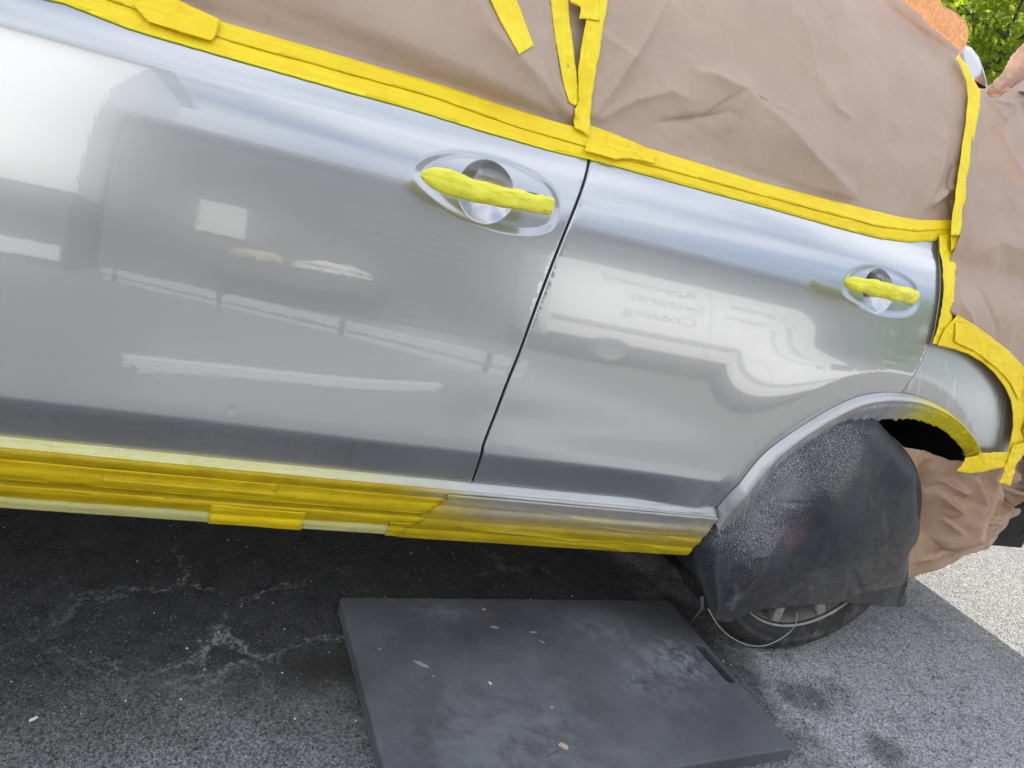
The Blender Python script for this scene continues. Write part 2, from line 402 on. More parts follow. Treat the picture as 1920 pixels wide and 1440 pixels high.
def paper_mat(name, c1, c2, trans=.12, tc=(.9, .42, .14), grain=420):
    n = N(name)
    fib = n.noise(grain, 5, .7); big = n.noise(5, 4, .55)
    c = n.mix(n.step(big, .3, .7), c1, c2)
    c = n.mix(n.math('MULTIPLY', n.step(fib, .35, .7), .35), c, tuple(q*1.35 for q in c2))
    n.set(Base_Color=c, Roughness=.42, Specular_IOR_Level=.6)
    b1 = n.bump(fib, .0007, .6); cr = n.vor(26, 'DISTANCE_TO_EDGE', v=n.map((1, 1, 1), v=None))
    ws = n.noise(11, 3, .5, dist=.8); b2 = n.bump(ws, .0022, .4, n0=b1); wv_ = n.t.nodes.new('ShaderNodeVectorMath'); wv_.operation = 'MULTIPLY_ADD'; n.link(n.noise(6, 3, .5, color=True), wv_.inputs[0]); wv_.inputs[1].default_value = (.12, .12, .12); n.link(n.co, wv_.inputs[2]); fc = n.vor(11, v=wv_.outputs[0]); fc2 = n.vor(27, v=wv_.outputs[0]); n.bump(n.math('ADD', n.math('MULTIPLY', fc, 1.0), n.math('MULTIPLY', n.math('MULTIPLY', fc2, .4), n.step(n.noise(4, 2), .42, .6))), .005, .5, n0=b2)
    tr = n.t.nodes.new('ShaderNodeBsdfTranslucent'); n.put(tr.inputs[0], n.mix(n.step(fib, .36, .62), tc, tuple(q*.5 for q in tc)))
    mx = n.t.nodes.new('ShaderNodeMixShader'); mx.inputs[0].default_value = trans
    n.link(n.b.outputs[0], mx.inputs[1]); n.link(tr.outputs[0], mx.inputs[2]); n.link(mx.outputs[0], n.out.inputs[0])
    return n.m
M_paper = paper_mat('kraft_paper', (.36, .262, .195), (.405, .30, .228), trans=.05)
M_paper2 = paper_mat('kraft_paper_rear', (.375, .268, .198), (.425, .305, .228), trans=.12)
M_paper_low = paper_mat('kraft_paper_low', (.40, .265, .18), (.47, .31, .215), trans=.15)
M_flap = paper_mat('kraft_paper_backlit', (.45, .28, .18), (.5, .31, .2), trans=.42, tc=(.80, .34, .12), grain=110)
M_black = simple('black_void', (.004, .004, .004), .9)
M_dark = simple('dark_underbody', (.012, .012, .013), .8)
M_glass = simple('window_glass', (.02, .025, .025), .05)
M_trim = simple('black_trim', (.015, .015, .016), .5)

# ------------------------------------------------------------------ ground
BRD = [(-.176, .160), (.697, .193), (.705, -.308), (-.150, -.385)]
def ground_mat():
    n = N('asphalt'); X = n.sep()
    ag = n.vor(300, out='Color'); agd = n.vor(300); fine = n.noise(520, 4, .75); mid = n.noise(34, 5, .65); big = n.noise(3.2, 5, .6)
    g = n.t.nodes.new('ShaderNodeRGBToBW'); n.link(ag, g.inputs[0]); agv = g.outputs[0]
    c = n.mix(n.step(agv, .2, .85), (.012, .012, .0135), (.085, .083, .086))
    c = n.mix(n.math('MULTIPLY', n.step(fine, .54, .66), .6), c, (.19, .185, .18))
    c = n.mix(n.step(mid, .35, .7), c, (.045, .046, .052), )
    blot = n.step(n.noise(19, 6, .75), .48, .60); c = n.mix(n.math('MULTIPLY', blot, .5), c, (.010, .010, .011)); wsp = n.step(n.vor(85), .16, .06); c = n.mix(n.math('MULTIPLY', n.math('MULTIPLY', wsp, n.step(n.noise(40, 2), .5, .6)), .8), c, (.20, .19, .175))
    # silver overspray dust on the right and nearest the camera
    wz = n.math('SUBTRACT', big, .5)
    right = n.step(n.math('ADD', X[0], n.math('MULTIPLY', wz, 1.1)), .62, 1.0)
    front = n.step(n.math('ADD', X[1], n.math('MULTIPLY', wz, .5)), .02, -.38)
    dust = n.math('MAXIMUM', n.math('MULTIPLY', right, .95), n.math('MULTIPLY', front, .5))
    under = n.step(n.math('ADD', X[1], n.math('MULTIPLY', wz, .25)), 1.4, .16)
    dust = n.math('MULTIPLY', dust, n.math('ADD', .15, n.math('MULTIPLY', under, .85)))
    pit = n.step(n.noise(150, 5, .8), .37, .50); pit2 = n.step(n.noise(46, 5, .8), .36, .45)
    clus = n.step(n.noise(11, 6, .8, dist=.6), .36, .50); dm = n.math('MULTIPLY', n.math('MULTIPLY', dust, n.math('ADD', .62, n.math('MULTIPLY', clus, .38))), n.math('MULTIPLY', pit, n.math('ADD', .2, n.math('MULTIPLY', pit2, .8))))
    dc = n.mix(n.step(agv, .1, .9), (.28, .282, .30), (.68, .68, .70))
    c = n.mix(dm, c, dc); dpit = n.math('MULTIPLY', n.step(n.vor(62, v=None), .30, .12), n.step(n.noise(17, 4, .7), .46, .60)); c = n.mix(n.math('MULTIPLY', dpit, .85), c, (.018, .018, .019))
    # pale residue veins at the left of the board
    vv = n.map((1, 1, 0), (0, 0, .4)); wn = n.noise(9, 5, .7, color=True)
    va = n.t.nodes.new('ShaderNodeVectorMath'); va.operation = 'MULTIPLY_ADD'; n.link(wn, va.inputs[0]); va.inputs[1].default_value = (.24, .24, 0); n.link(vv, va.inputs[2])
    ed = n.vor(4.2, 'DISTANCE_TO_EDGE', v=va.outputs[0])
    vein = n.math('MULTIPLY', n.step(ed, .045, .002), n.math('MULTIPLY', n.step(n.noise(70, 6, .8), .44, .55), n.step(n.noise(6, 3), .38, .52)))
    vein = n.math('MULTIPLY', vein, n.math('MAXIMUM', n.around(-.42, .16, 0, .10, .42, 1, 1.2), n.math('MULTIPLY', n.around(.25, .36, 0, .1, .3, 1, 2), .5)))
    c = n.mix(n.math('MULTIPLY', vein, .85), c, (.34, .34, .35))
    # moss / oil stains
    oil = n.math('MULTIPLY', n.around(-.24, -.03, 0, .02, .12, 1, 1.4, wob=.15), .75)
    oil2 = n.math('MULTIPLY', n.around(.93, -.13, 0, .02, .13, 1, 1.5, wob=.2), .7)
    oil3 = n.math('MULTIPLY', n.around(1.0, -.30, 0, .02, .08, 1, 1.5, wob=.1), .5)
    c = n.mix(n.math('MAXIMUM', n.math('MAXIMUM', oil, oil2), oil3), c, (.016, .015, .010))
    # paler speckled ground towards the right
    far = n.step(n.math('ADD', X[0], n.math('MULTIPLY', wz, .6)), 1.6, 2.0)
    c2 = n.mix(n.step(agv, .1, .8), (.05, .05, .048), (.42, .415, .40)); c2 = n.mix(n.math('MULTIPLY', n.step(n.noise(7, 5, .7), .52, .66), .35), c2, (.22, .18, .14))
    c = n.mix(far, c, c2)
    rg = n.math('SUBTRACT', .9, n.math('MULTIPLY', n.step(n.noise(12, 3), .5, .8), .25))
    n.set(Base_Color=c, Roughness=rg, Specular_IOR_Level=.4)
    b1 = n.bump(agd, .0045, 1.0); b2 = n.bump(mid, .010, .8, n0=b1); n.bump(fine, .0015, .5, n0=b2)
    return n.m
M_ground = ground_mat()
bm = bmesh.new(); bmesh.ops.create_grid(bm, x_segments=8, y_segments=8, size=150)
g = obj('ground', bm_mesh('ground', bm), M_ground); g['kind'] = 'structure'

# loose grit: real little stones, far too many to count
def grit(name, n, area, rmin, rmax, m, seed):
    r = np.random.default_rng(seed); V = []; F = []
    o8 = np.array([[1, 0, 0], [-1, 0, 0], [0, 1, 0], [0, -1, 0], [0, 0, 1], [0, 0, -1.]])
    of = [[0, 2, 4], [2, 1, 4], [1, 3, 4], [3, 0, 4], [2, 0, 5], [1, 2, 5], [3, 1, 5], [0, 3, 5]]
    bp = np.array(BRD)
    for i in range(n):
        x, y = r.uniform(area[0], area[1]), r.uniform(area[2], area[3])
        if inside(np.array([[x, y]]), bp)[0]: continue
        s = rmin*(rmax/rmin)**(r.random()**2.2)
        P = o8*s*r.uniform(.5, 1.2, (6, 3))*[1, 1, .7]; a = r.uniform(0, 6.28); c, q = math.cos(a), math.sin(a)
        P = P@np.array([[c, q, 0], [-q, c, 0], [0, 0, 1]])
        k = len(V); V += list(P+[x, y, s*.25]); F += [[k+t for t in f] for f in of]
    o = obj(name, mesh(name, V, F, False), m); return o
Mg1 = N('grit_stone'); Mg1.set(Base_Color=Mg1.mix(Mg1.noise(35, 2), (.03, .03, .034), (.30, .29, .28)), Roughness=.85)
o = grit('gravel', 9000, (-.95, 2.0, -.45, .62), .0008, .0028, Mg1.m, 5); tag(o, 'fine dark and pale grit scattered over the asphalt', 'gravel', kind='stuff')
Mg2 = simple('pale_grit', (.55, .54, .50), .8)
o = grit('gravel', 420, (-.95, 1.5, -.42, .5), .0009, .0034, Mg2, 9); tag(o, 'sparse pale stone chips lying on the asphalt', 'gravel', kind='stuff')

# ------------------------------------------------------------------ the car
car = thing('car', 'silver car being resprayed, its windows, sill and rear masked with brown paper and yellow tape', 'car')
RIDGE = [(433, 78), (633, 133), (807, 181), (973, 240), (1107, 278), (1273, 321), (1513, 386), (1647, 421), (1713, 429), (1790, 425)]
LOWT = [(0, -22), (117, 3), (250, 55), (433, 108), (633, 165), (773, 203), (907, 245), (1040, 283), (1108, 298), (1273, 343), (1447, 390), (1580, 428), (1647, 445), (1707, 453), (1760, 449)]
UPT = [(300, -8), (413, 40), (633, 103), (840, 163), (940, 197), (1040, 228), (1077, 238), (1107, 235), (1153, 252), (1207, 275), (1273, 295), (1413, 338), (1547, 373), (1680, 405), (1723, 412), (1790, 412)]
ridge = U(RIDGE); lowt = U(LOWT); upt = U(UPT)
ridge = np.vstack([[[-1.15, ridge[0, 1]+.022], [-.85, ridge[0, 1]+.012]], ridge]); lowt = np.vstack([[[-1.15, lowt[0, 1]+.01]], lowt]); upt = np.vstack([[[-1.15, upt[0, 1]+.03], [-.85, upt[0, 1]+.02]], upt])
def zr(x): return np.interp(x, ridge[:, 0], ridge[:, 1])
gapF = smooth_path(U([(1112, 262), (1105, 300), (1086, 370), (1058, 440), (1030, 511), (1003, 583), (975, 660), (950, 722), (930, 775), (908, 832), (904, 850), (889, 897)]), 4)
gapR = smooth_path(U([(1758, 430), (1761, 470), (1764, 520), (1760, 575), (1752, 622), (1745, 645), (1735, 668), (1718, 700), (1703, 722), (1690, 741)]), 4)
ARO = [(1346, 953), (1376, 921), (1417, 874), (1446, 845), (1481, 819), (1521, 793), (1562, 769), (1606, 750), (1644, 742), (1679, 742), (1714, 748), (1752, 764), (1781, 784), (1807, 813), (1822, 842)]
ARI = [(1322, 1040), (1355, 982), (1402, 936), (1425, 907), (1452, 876), (1487, 848), (1516, 828), (1548, 809), (1580, 794), (1615, 786), (1650, 781), (1688, 779), (1723, 784), (1755, 799), (1778, 819), (1796, 840), (1800, 857)]
aro = U(ARO); HG = .0022
aroS = smooth_path(aro, 4)
def shift(P, d):
    P = np.asarray(P); t = np.gradient(P, axis=0); t /= np.linalg.norm(t, axis=1)[:, None]; return P+d*np.stack([-t[:, 1], t[:, 0]], -1)
gl = shift(gapF, -HG); gr = shift(gapF, HG); rl = shift(gapR, -.0030); rr = shift(gapR, .0032)
if gl[5, 0] > gr[5, 0]: gl, gr = gr, gl
if rl[5, 0] > rr[5, 0]: rl, rr = rr, rl
topF = ridge[ridge[:, 0] < gl[0, 0]-.004]+[0, .006]; topR = ridge[(ridge[:, 0] > gr[0, 0]+.004) & (ridge[:, 0] < rl[0, 0]-.004)]+[0, .006]
gl[0, 1] = zr(gl[0, 0])+.006; gr[0, 1] = zr(gr[0, 0])+.006; rl[0, 1] = zr(rl[0, 0])+.006; rr[0, 1] = zr(rr[0, 0])+.006
DB = .3945
gl[-1, 1] = DB; gr[-1, 1] = DB
fd = np.vstack([topF, gl, [[-1.15, DB]]])
def dense(ov, b, rb):
    mn, mx = ov.min(0)-.012, ov.max(0)+.012; gx = np.arange(mn[0], mx[0], .0032); gz = np.arange(mn[1], mx[1], .0032)
    X, Z = np.meshgrid(gx, gz); X = X+(np.arange(len(gz)) % 2)[:, None]*.0016; G = np.stack([X.ravel(), Z.ravel()], -1); G = G[inside(G, ov) | (segdist(G, ov) < .012)]
    r = np.hypot(G[:, 0]-b[0], G[:, 1]-b[1]); G = G[(r > rb*1.06)]; out = [G]
    for k in range(1, 26): 
        rr_ = rb*1.04*(k/25)**.62; m = max(6, int(2*math.pi*rr_/.003)); a = np.arange(m)*2*math.pi/m+k; out.append(np.stack([b[0]+rr_*np.cos(a), b[1]+rr_*np.sin(a)], -1))
    return np.vstack(out)
exf, exr = dense(_ovf, BF, .052), dense(_ovr, BR, .046)
front_door = obj('front_door', sheet('front_door', fd, side, .0068, skirt=.012, edge=.003, analytic=True, extra=exf), M_paint, car)
arch_part = aroS[(aroS[:, 0] < rl[-1, 0]-.003)][::-1]
rd = np.vstack([topR, rl, arch_part, [[arch_part[-1, 0]-.004, DB]], gr[::-1]])
rear_door = obj('rear_door', sheet('rear_door', rd, side, .0068, skirt=.012, edge=.003, analytic=True, extra=exr), M_paint, car)
ar2 = aroS[aroS[:, 0] > rr[-1, 0]+.003]
qp = np.vstack([rr, ar2, [[1.275, .60], [1.40, .60], [1.75, .62], [1.86, .66], [1.89, .80], [1.88, 1.0], [1.80, 1.10]]])
quarter = obj('rear_quarter_panel', sheet('rear_quarter_panel', qp, base, .008, off=-.0035, skirt=.02, edge=.003, analytic=True), M_quarter, car)
inner = np.array([[-1.16, .30], [.53, .30], [.545, .40], [.58, .52], [.66, .63], [.78, .71], [.955, .755], [1.12, .735], [1.26, .66], [1.33, .55], [1.38, .33], [1.85, .33], [1.86, 1.05], [1.0, 1.08], [-1.16, 1.06]])
obj('gap_backing', sheet('gap_backing', inner, lambda x, z: base(x, z)+.045, .04), M_black, car)  # black backing sheet: the shade inside the panel gaps is in its colour
gls = np.array([[-1.15, 1.04], [1.75, 1.06], [1.5, 1.25], [1.28, 1.47], [1.1, 1.52], [.6, 1.53], [-.5, 1.50], [-1.15, 1.38]])
obj('side_window', sheet('side_window', gls, lambda x, z: base(x, z)+.022, .04), M_glass, car)

# sill below the doors
SP = np.array([(.060, .399), (.030, .3985), (.017, .397), (.013, .3935), (.0015, .3830), (-.0005, .380), (.001, .375), (.005, .366), (.0105, .352), (.0115, .340), (.0175, .328), (.0255, .314), (.0270, .304), (.034, .292), (.0425, .280), (.0430, .271), (.0475, .262), (.056, .254), (.115, .251)])
SS = smooth_path(SP, 5); _sl = np.r_[0, np.cumsum(np.linalg.norm(np.diff(SS, axis=0), axis=1))]; SL = _sl[-1]
SNrm = np.gradient(SS, axis=0); SNrm /= np.linalg.norm(SNrm, axis=1)[:, None]; SNrm = np.stack([SNrm[:, 1], -SNrm[:, 0]], -1)   # points out (-y) 
def sillp(s, o=0.0):
    y = np.interp(s, _sl, SS[:, 0]); z = np.interp(s, _sl, SS[:, 1]); ny = np.interp(s, _sl, SNrm[:, 0]); nz = np.interp(s, _sl, SNrm[:, 1])
    sg = np.where(ny > 0, 1, 1)
    return y+o*ny, z+o*nz
_t = sillp(np.array([SL*.4]), 1.0); SGN = 1 if _t[0][0] < sillp(np.array([SL*.4]))[0][0] else -1
def sill_strip(name, x0, x1, s0, s1, off, disp=None, dx=.006, ds=.003, rag=.0, skirt=.0008, slope=0.0, slant=0.0):
    nx = max(2, int((x1-x0)/dx)); ns = max(2, int((s1-s0)/ds)); xs = np.linspace(x0, x1, nx+1); S = np.linspace(s0, s1, ns+1)
    X, Sg = np.meshgrid(xs, S); 
    if rag: e = np.where(X > x1-.5*dx, 1, 0)+np.where(X < x0+.5*dx, -1, 0); X = X+e*rag*noise(Sg*160, Sg*0+x1*7, 5)*2
    Sg = Sg+slope*(X-x0)
    if slant: q_ = 1-(X-x0)/(x1-x0); X = X+q_*(slant*(Sg-s0)+.022*noise(Sg*55, Sg*0+2.2, 8)+.010*noise(Sg*230, Sg*0+5.1, 9))
    o = np.full_like(X, off)
    if disp: o = o+disp(X, Sg)
    y, z = sillp(Sg.ravel(), SGN*o.ravel()); V = np.stack([X.ravel(), y+.006*X.ravel()**2, z], -1)
    m = nx+1; F = [[j*m+i, (j+1)*m+i, (j+1)*m+i+1, j*m+i+1] for j in range(ns) for i in range(nx)]
    k = len(V); ring = [j*m for j in range(ns+1)], [j*m+nx for j in range(ns+1)], list(range(m)), [ns*m+i for i in range(m)]
    if skirt:
        for q in ring:
            y2, z2 = sillp(Sg.ravel()[q], SGN*(o.ravel()[q]-skirt)); b = len(V)
            V = np.vstack([V, np.stack([V[q][:, 0], y2+.006*V[q][:, 0]**2, z2], -1)])
            F += [[q[i], q[i+1], b+i+1, b+i] for i in range(len(q)-1)]
    return mesh(name, V, F)
obj('sill', sill_strip('sill', -1.15, .578, 0, SL, 0, dx=.03), M_paint, car)
obj('sill_end', mesh('sill_end', [(.578, y+.002, z) for y, z in SP], [list(range(len(SP)))]), M_dark, car)

# handles
def handle_mesh(name, xs, zc, hz, dep, surf, grow=0.0, crum=0.0, seed=0, nseg=70, nr=26):
    "bar: xs (x0, x1), tables of centre height, half height and stand-off along t"
    V = []; F = []; T = np.linspace(0, 1, nseg+1)
    for t in T:
        x = xs[0]+(xs[1]-xs[0])*t; z0 = np.interp(t, *zc); h = np.interp(t, *hz)+grow; d = np.interp(t, *dep)
        y0 = -d
        dd = .0125+grow; 
        if t < .10: q = math.sqrt(max(1-((.10-t)/.10)**2, .02)); h = h*q; dd = dd*q
        for k in range(nr):
            a = 2*math.pi*k/nr; ca, sa = math.cos(a), math.sin(a)
            e = .75 if t > .5 else .9
            V.append([x, y0+dd*math.copysign(abs(ca)**e, ca), z0+h*math.copysign(abs(sa)**e, sa)])
    V = np.array(V)
    if crum:
        x = V[:, 0]; ang = np.tile(np.arange(nr)*2*math.pi/nr, nseg+1)
        tt_ = np.repeat(T, nr); ua = ang/(2*math.pi); lay = tt_*5.3+ua*.9+.25*noise(tt_*9, np.sin(ang)*.8, seed); fr = lay-np.floor(lay)
        sn, cs = np.sin(ang), np.cos(ang)
        c = .75*facet(x*1.0+.3*sn*.016, sn*.017+cs*.003, .017, seed+50)+.35*facet(x*.5, sn*.02+cs*.006, .0065, seed+51)+.10*fr+.40*np.abs(noise(x*40, sn*2.2+cs, seed))
        ctr = np.repeat(V.reshape(-1, nr, 3).mean(1), nr, 0); n = V-ctr; L = np.linalg.norm(n, axis=1)[:, None]
        V = V+n/np.maximum(L, 1e-4)*(np.clip(c, -.7, 1)*crum)[:, None]
    for i in range(nseg):
        for k in range(nr): F.append([i*nr+k, (i+1)*nr+k, (i+1)*nr+(k+1) % nr, i*nr+(k+1) % nr])
    c0 = len(V); V = np.vstack([V, V[:nr].mean(0)-[.001, 0, 0], V[-nr:].mean(0)+[.0015, 0, 0]])
    for k in range(nr): F.append([k, (k+1) % nr, c0]); F.append([nseg*nr+(k+1) % nr, nseg*nr+k, c0+1])
    return mesh(name, V, F)
T5 = [0, .1, .25, .5, .75, 1]
HFp = dict(xs=(-.238, -.016), zc=(T5, [.937, .937, .9365, .9355, .938, .9405]), hz=(T5, [.0125, .0165, .0185, .0160, .0145, .0140]), dep=(T5, [.006, .018, .034, .041, .037, .028]))
HRp = dict(xs=(.672, .846), zc=(T5, [.942, .943, .945, .945, .946, .947]), hz=(T5, [.011, .0145, .0165, .015, .0145, .0145]), dep=(T5, [.004, .014, .029, .036, .033, .022]))
for p, door, lab, sd in ((HFp, front_door, 'front door handle wrapped tightly in crumpled yellow masking tape', 1), (HRp, rear_door, 'smaller rear door handle wrapped in wrinkled yellow masking tape', 2)):
    obj('door_handle', handle_mesh('door_handle', surf=None, grow=-.003, **p), M_paint, door)
    o = obj('handle_tape_wrap', handle_mesh('handle_tape_wrap', surf=None, grow=.0004, crum=.0040, seed=sd, nseg=190, nr=56, **p), M_wrap)
    tag(o, lab, 'masking tape', 'tape wraps on the door handles')
    # tucked end pieces and the key cap that carries the bar
    x1 = p['xs'][1]; z1 = p['zc'][1][-1]; y1 = float(side(np.array([x1-.02]), np.array([z1]))[0])
    obj('handle_base', handle_mesh('handle_base', (x1-.040, x1-.002), ([0, 1], [z1-.001, z1]), ([0, 1], [.013, .013]), ([0, 1], [-y1+.008, -y1+.008]), None, nseg=8, nr=16), M_trim, door)

# wheel arch liner, underbody
ai = U(ARI, lambda x, z: base(x, z)+.04)
ai = smooth_path(np.vstack([[[.60, .20]], ai, [[1.33, .50], [1.36, .30]]]), 3)
c0 = np.array([AX, .33]); V = []; F = []
for y in (.035, .20, .50):
    for q in ai: qq = c0+(q-c0)*(1.03 if y < .05 else 1.06); V.append((qq[0], y, qq[1]))
m = len(ai)
for j in range(2):
    for i in range(m-1): F.append([j*m+i, j*m+i+1, (j+1)*m+i+1, (j+1)*m+i])
F.append([2*m+i for i in range(m)])
obj('wheel_arch_liner', mesh('wheel_arch_liner', V, F), M_black, car)
box('underbody', (-2.7, .12, .262), (.56, 1.72, .33), M_dark, car); box('underbody', (1.42, .14, .30), (1.86, 1.70, .40), M_dark, car); box('underbody', (.56, .5, .28), (1.42, 1.4, .34), M_dark, car)

# roof, tail, front end and far side: the rest of the shell
def shell_grid(name, xs, prof, mat, parent=car):
    V = []; F = []
    for x in xs:
        for p in prof(x): V.append((x, p[0], p[1]))
    m = len(prof(xs[0]))
    for i in range(len(xs)-1):
        for j in range(m-1): F.append([i*m+j, (i+1)*m+j, (i+1)*m+j+1, i*m+j+1])
    return obj(name, mesh(name, V, F), mat, parent)
def roofp(x):
    k = .985-.03*max(0, (-x-.2))**1.5 if x < 1.1 else 1-.05*(x-1.1)
    return [(.37+t*1.12, (1.505+.085*math.sin(math.pi*t))*k) for t in np.linspace(0, 1, 13)]
shell_grid('roof', [-1.1, -.8, -.4, 0, .4, .8, 1.1, 1.3], roofp, M_paint)
shell_grid('far_side', np.linspace(-2.7, 1.9, 20), lambda x: [(1.86-float(base(np.array([x]), np.array([z]))[0]), z) for z in np.linspace(.3, 1.05 if x < -1.0 else 1.5-.25*max(0, x-1.2), 14)], M_paint)
shell_grid('bonnet', np.linspace(-2.75, -1.05, 10), lambda x: [(.12+t*1.62, .98-.10*((-x-1.05)/1.7)**2+.05*math.sin(math.pi*t)) for t in np.linspace(0, 1, 9)], M_paint)
shell_grid('front_wing', np.linspace(-2.75, -1.155, 14), lambda x: [(.0+.05*(-x-1.0)**2*.8+(.02 if z < .4 else .0)+(.10 if z > .97 else 0), z) for z in np.linspace(.72 if abs(x+1.93) < .42 else .30, 1.0, 10)], M_paint)
shell_grid('tailgate', [1.30, 1.5, 1.72, 1.88], lambda x: [(.30+t*1.26, {1.30: 1.50, 1.5: 1.34, 1.72: 1.10, 1.88: .98}[x]+.02*math.sin(math.pi*t)) for t in np.linspace(0, 1, 7)], M_paint)
box('rear_bumper', (1.84, .16, .30), (1.90, 1.70, .97), M_paint, car, .02); box('front_bumper', (-2.80, .2, .22), (-2.70, 1.66, .86), M_paint, car, .02)
spf = lambda x, z: .42+0*x+.5*(z-1.56)
sp = unproj([(1775, 95), (1808, 79), (1825, 88), (1839, 106), (1848, 128), (1854, 150), (1857, 168), (1838, 180), (1825, 195), (1800, 180), (1785, 140)], spf)
obj('rear_spoiler', sheet('rear_spoiler', sp, spf, .012, skirt=.45, edge=.012, disp=lambda x, z, d: .012*np.exp(-((z-(1.60-.55*(x-1.22)))/.012)**2)), M_paint, car)

# wheels
M_tyre = N('tyre_rubber'); M_tyre.set(Base_Color=M_tyre.mix(M_tyre.step(M_tyre.noise(22, 6, .7), .45, .75), (.022, .022, .023), (.11, .105, .10)), Roughness=.8); M_tyre.bump(M_tyre.noise(260, 3), .001, .4); M_tyre = M_tyre.m
M_rim = N('dusty_alloy'); M_rim.set(Base_Color=M_rim.mix(M_rim.step(M_rim.noise(30, 4), .4, .7), (.30, .295, .28), (.40, .395, .38)), Metallic=.45, Roughness=.5); M_rim = M_rim.m
TP = [(.262, .052), (.274, .040), (.279, .036), (.285, .034), (.288, .0325), (.291, .034), (.306, .030), (.309, .028), (.312, .030), (.328, .033), (.342, .042), (.349, .055), (.351, .075), (.344, .076), (.344, .084), (.352, .085), (.352, .118), (.344, .119), (.344, .128), (.352, .129), (.352, .160), (.344, .161), (.344, .170), (.352, .171), (.351, .205), (.347, .232), (.33, .248), (.29, .252), (.26, .235)]
TP = [(r*.9, y) for r, y in TP]
tyre_me = lathe('tyre', TP, 96); rim_me = lathe('rim', [(r*.93, y) for r, y in [(.240, .235), (.244, .12), (.250, .075), (.258, .046), (.266, .041), (.272, .041), (.276, .046), (.276, .052)]], 96)
barrel = lathe('brake_disc', [(.05, .12), (.17, .12), (.17, .14), (.05, .14)], 48)
def spoke_me():
    bm = bmesh.new(); 
    P = [(.05, -.018, .070), (.05, .018, .070), (.240, .015, .052), (.240, -.015, .052)]
    f = [bm.verts.new((r, y, t)) for r, t, y in P]; b = [bm.verts.new((r, y+.028, t*.8)) for r, t, y in P]
    bm.faces.new(f); bm.faces.new(b[::-1])
    for i in range(4): bm.faces.new((f[i], b[i], b[(i+1) % 4], f[(i+1) % 4]))
    bmesh.ops.recalc_face_normals(bm, faces=bm.faces); bmesh.ops.bevel(bm, geom=list(bm.edges), offset=.003, segments=2, affect='EDGES')
    return bm_mesh('spoke', bm)
spm = spoke_me(); hub_me = lathe('hub', [(.0, .055), (.05, .055), (.07, .065), (.07, .11)], 32)
def wheel(cx, far=False, full=True):
    wo_ = bpy.data.objects.new('wheel', None); col.objects.link(wo_); wo_.parent = car; wo_.empty_display_size = .1
    wo_.location = (cx, 1.86 if far else -.012, .3165); wo_.rotation_euler = (0, 0, math.pi if far else 0)
    obj('tyre', tyre_me, M_tyre, wo_); obj('rim', rim_me, M_rim, wo_); obj('hub', hub_me, M_rim, wo_); obj('brake_disc', barrel, M_dark, wo_)
    for k in range(10):
        s = obj('spoke', spm, M_rim, wo_); s.rotation_euler = (0, math.radians(-11+k*36+(9 if k % 2 else -9)*.0), 0)
    return wo_
wheel(.938); wheel(-1.93); wheel(.938, True); wheel(-1.93, True)

# ------------------------------------------------------------------ masking paper over the windows
def P2(*a, surf=base): return U(a, surf)
_PF = {}
def foldfn(specs, crs=6, cra=.006, seed=0, extra=None, win=True):
    "specs: (polyline px, width below/right side, width other side, height)"
    L = [(U(s[0]), s[1], s[2], s[3]*1.7) for s in specs]
    def f(x, z, dist):
        o = np.zeros_like(x)
        for pl, wa, wb, h in L:
            sd, t = sidedist(x, z, pl); w_ = np.where(sd > 0, wa, wb); e = np.sin(np.clip(t, 0.0, 1)*math.pi)**.5*.85+.15
            o = o+h*np.exp(-(np.abs(sd)/w_))*e
        k = ss(0, .03, dist); kk = ss(-.002, .022, z-tp(x)) if win else 1.0; o = o*kk; k = k*kk
        o = o+.45*cra*(crumple(x, z, crs, seed)-.45)*k+(.55*cra*facet(x+.3*z, z, .11, seed)+.22*cra*facet(x, z+.2*x, .04, seed+3))*k*ss(-.35, .1, noise(x*5, z*5, seed+9))
        if extra: o = o+extra(x, z, dist)
        return o
    return f
tp = lambda x: np.interp(x, upt[:, 0], upt[:, 1])
def exF(x, z, d):
    dz = z-tp(x)-.006; return .035*(1-np.exp(-np.clip(dz, 0, 1)/.035))*ss(.05, -.10, x)+.002-.010*ss(.3, .0, dz)*ss(-.05, .04, x)
fp = np.vstack([ridge[(ridge[:, 0] < .035)]+[0, .004], U([(1088, 262), (1094, 160), (1100, 60), (1108, -60)]), [[.13, 1.5], [-.6, 1.47], [-1.15, 1.36]]])
FS = 1.7
front_disp = foldfn([
    ([(1085, 240), (1000, 150), (905, 60), (860, -30)], .020, .05, .010), ([(1083, 235), (1035, 160), (1000, 60)], .012, .02, .007),
    ([(1080, 225), (1062, 140), (1050, 60)], .010, .012, .006), ([(1070, 235), (960, 170), (820, 110), (640, 40)], .05, .06, .007), ([(1062, 228), (1025, 195)], .004, .006, -.004),
    ([(400, -30), (620, 60), (800, 130)], .03, .05, -.006)], 4.5, .0035, 3, exF)
o = obj('masking_paper', sheet('masking_paper', fp, base, .007, off=.002, disp=front_disp, skirt=.0006), M_paper)
tag(o, 'smooth brown masking paper over the front door window, left of the forked tape strips', 'masking paper', 'brown masking paper sheets')
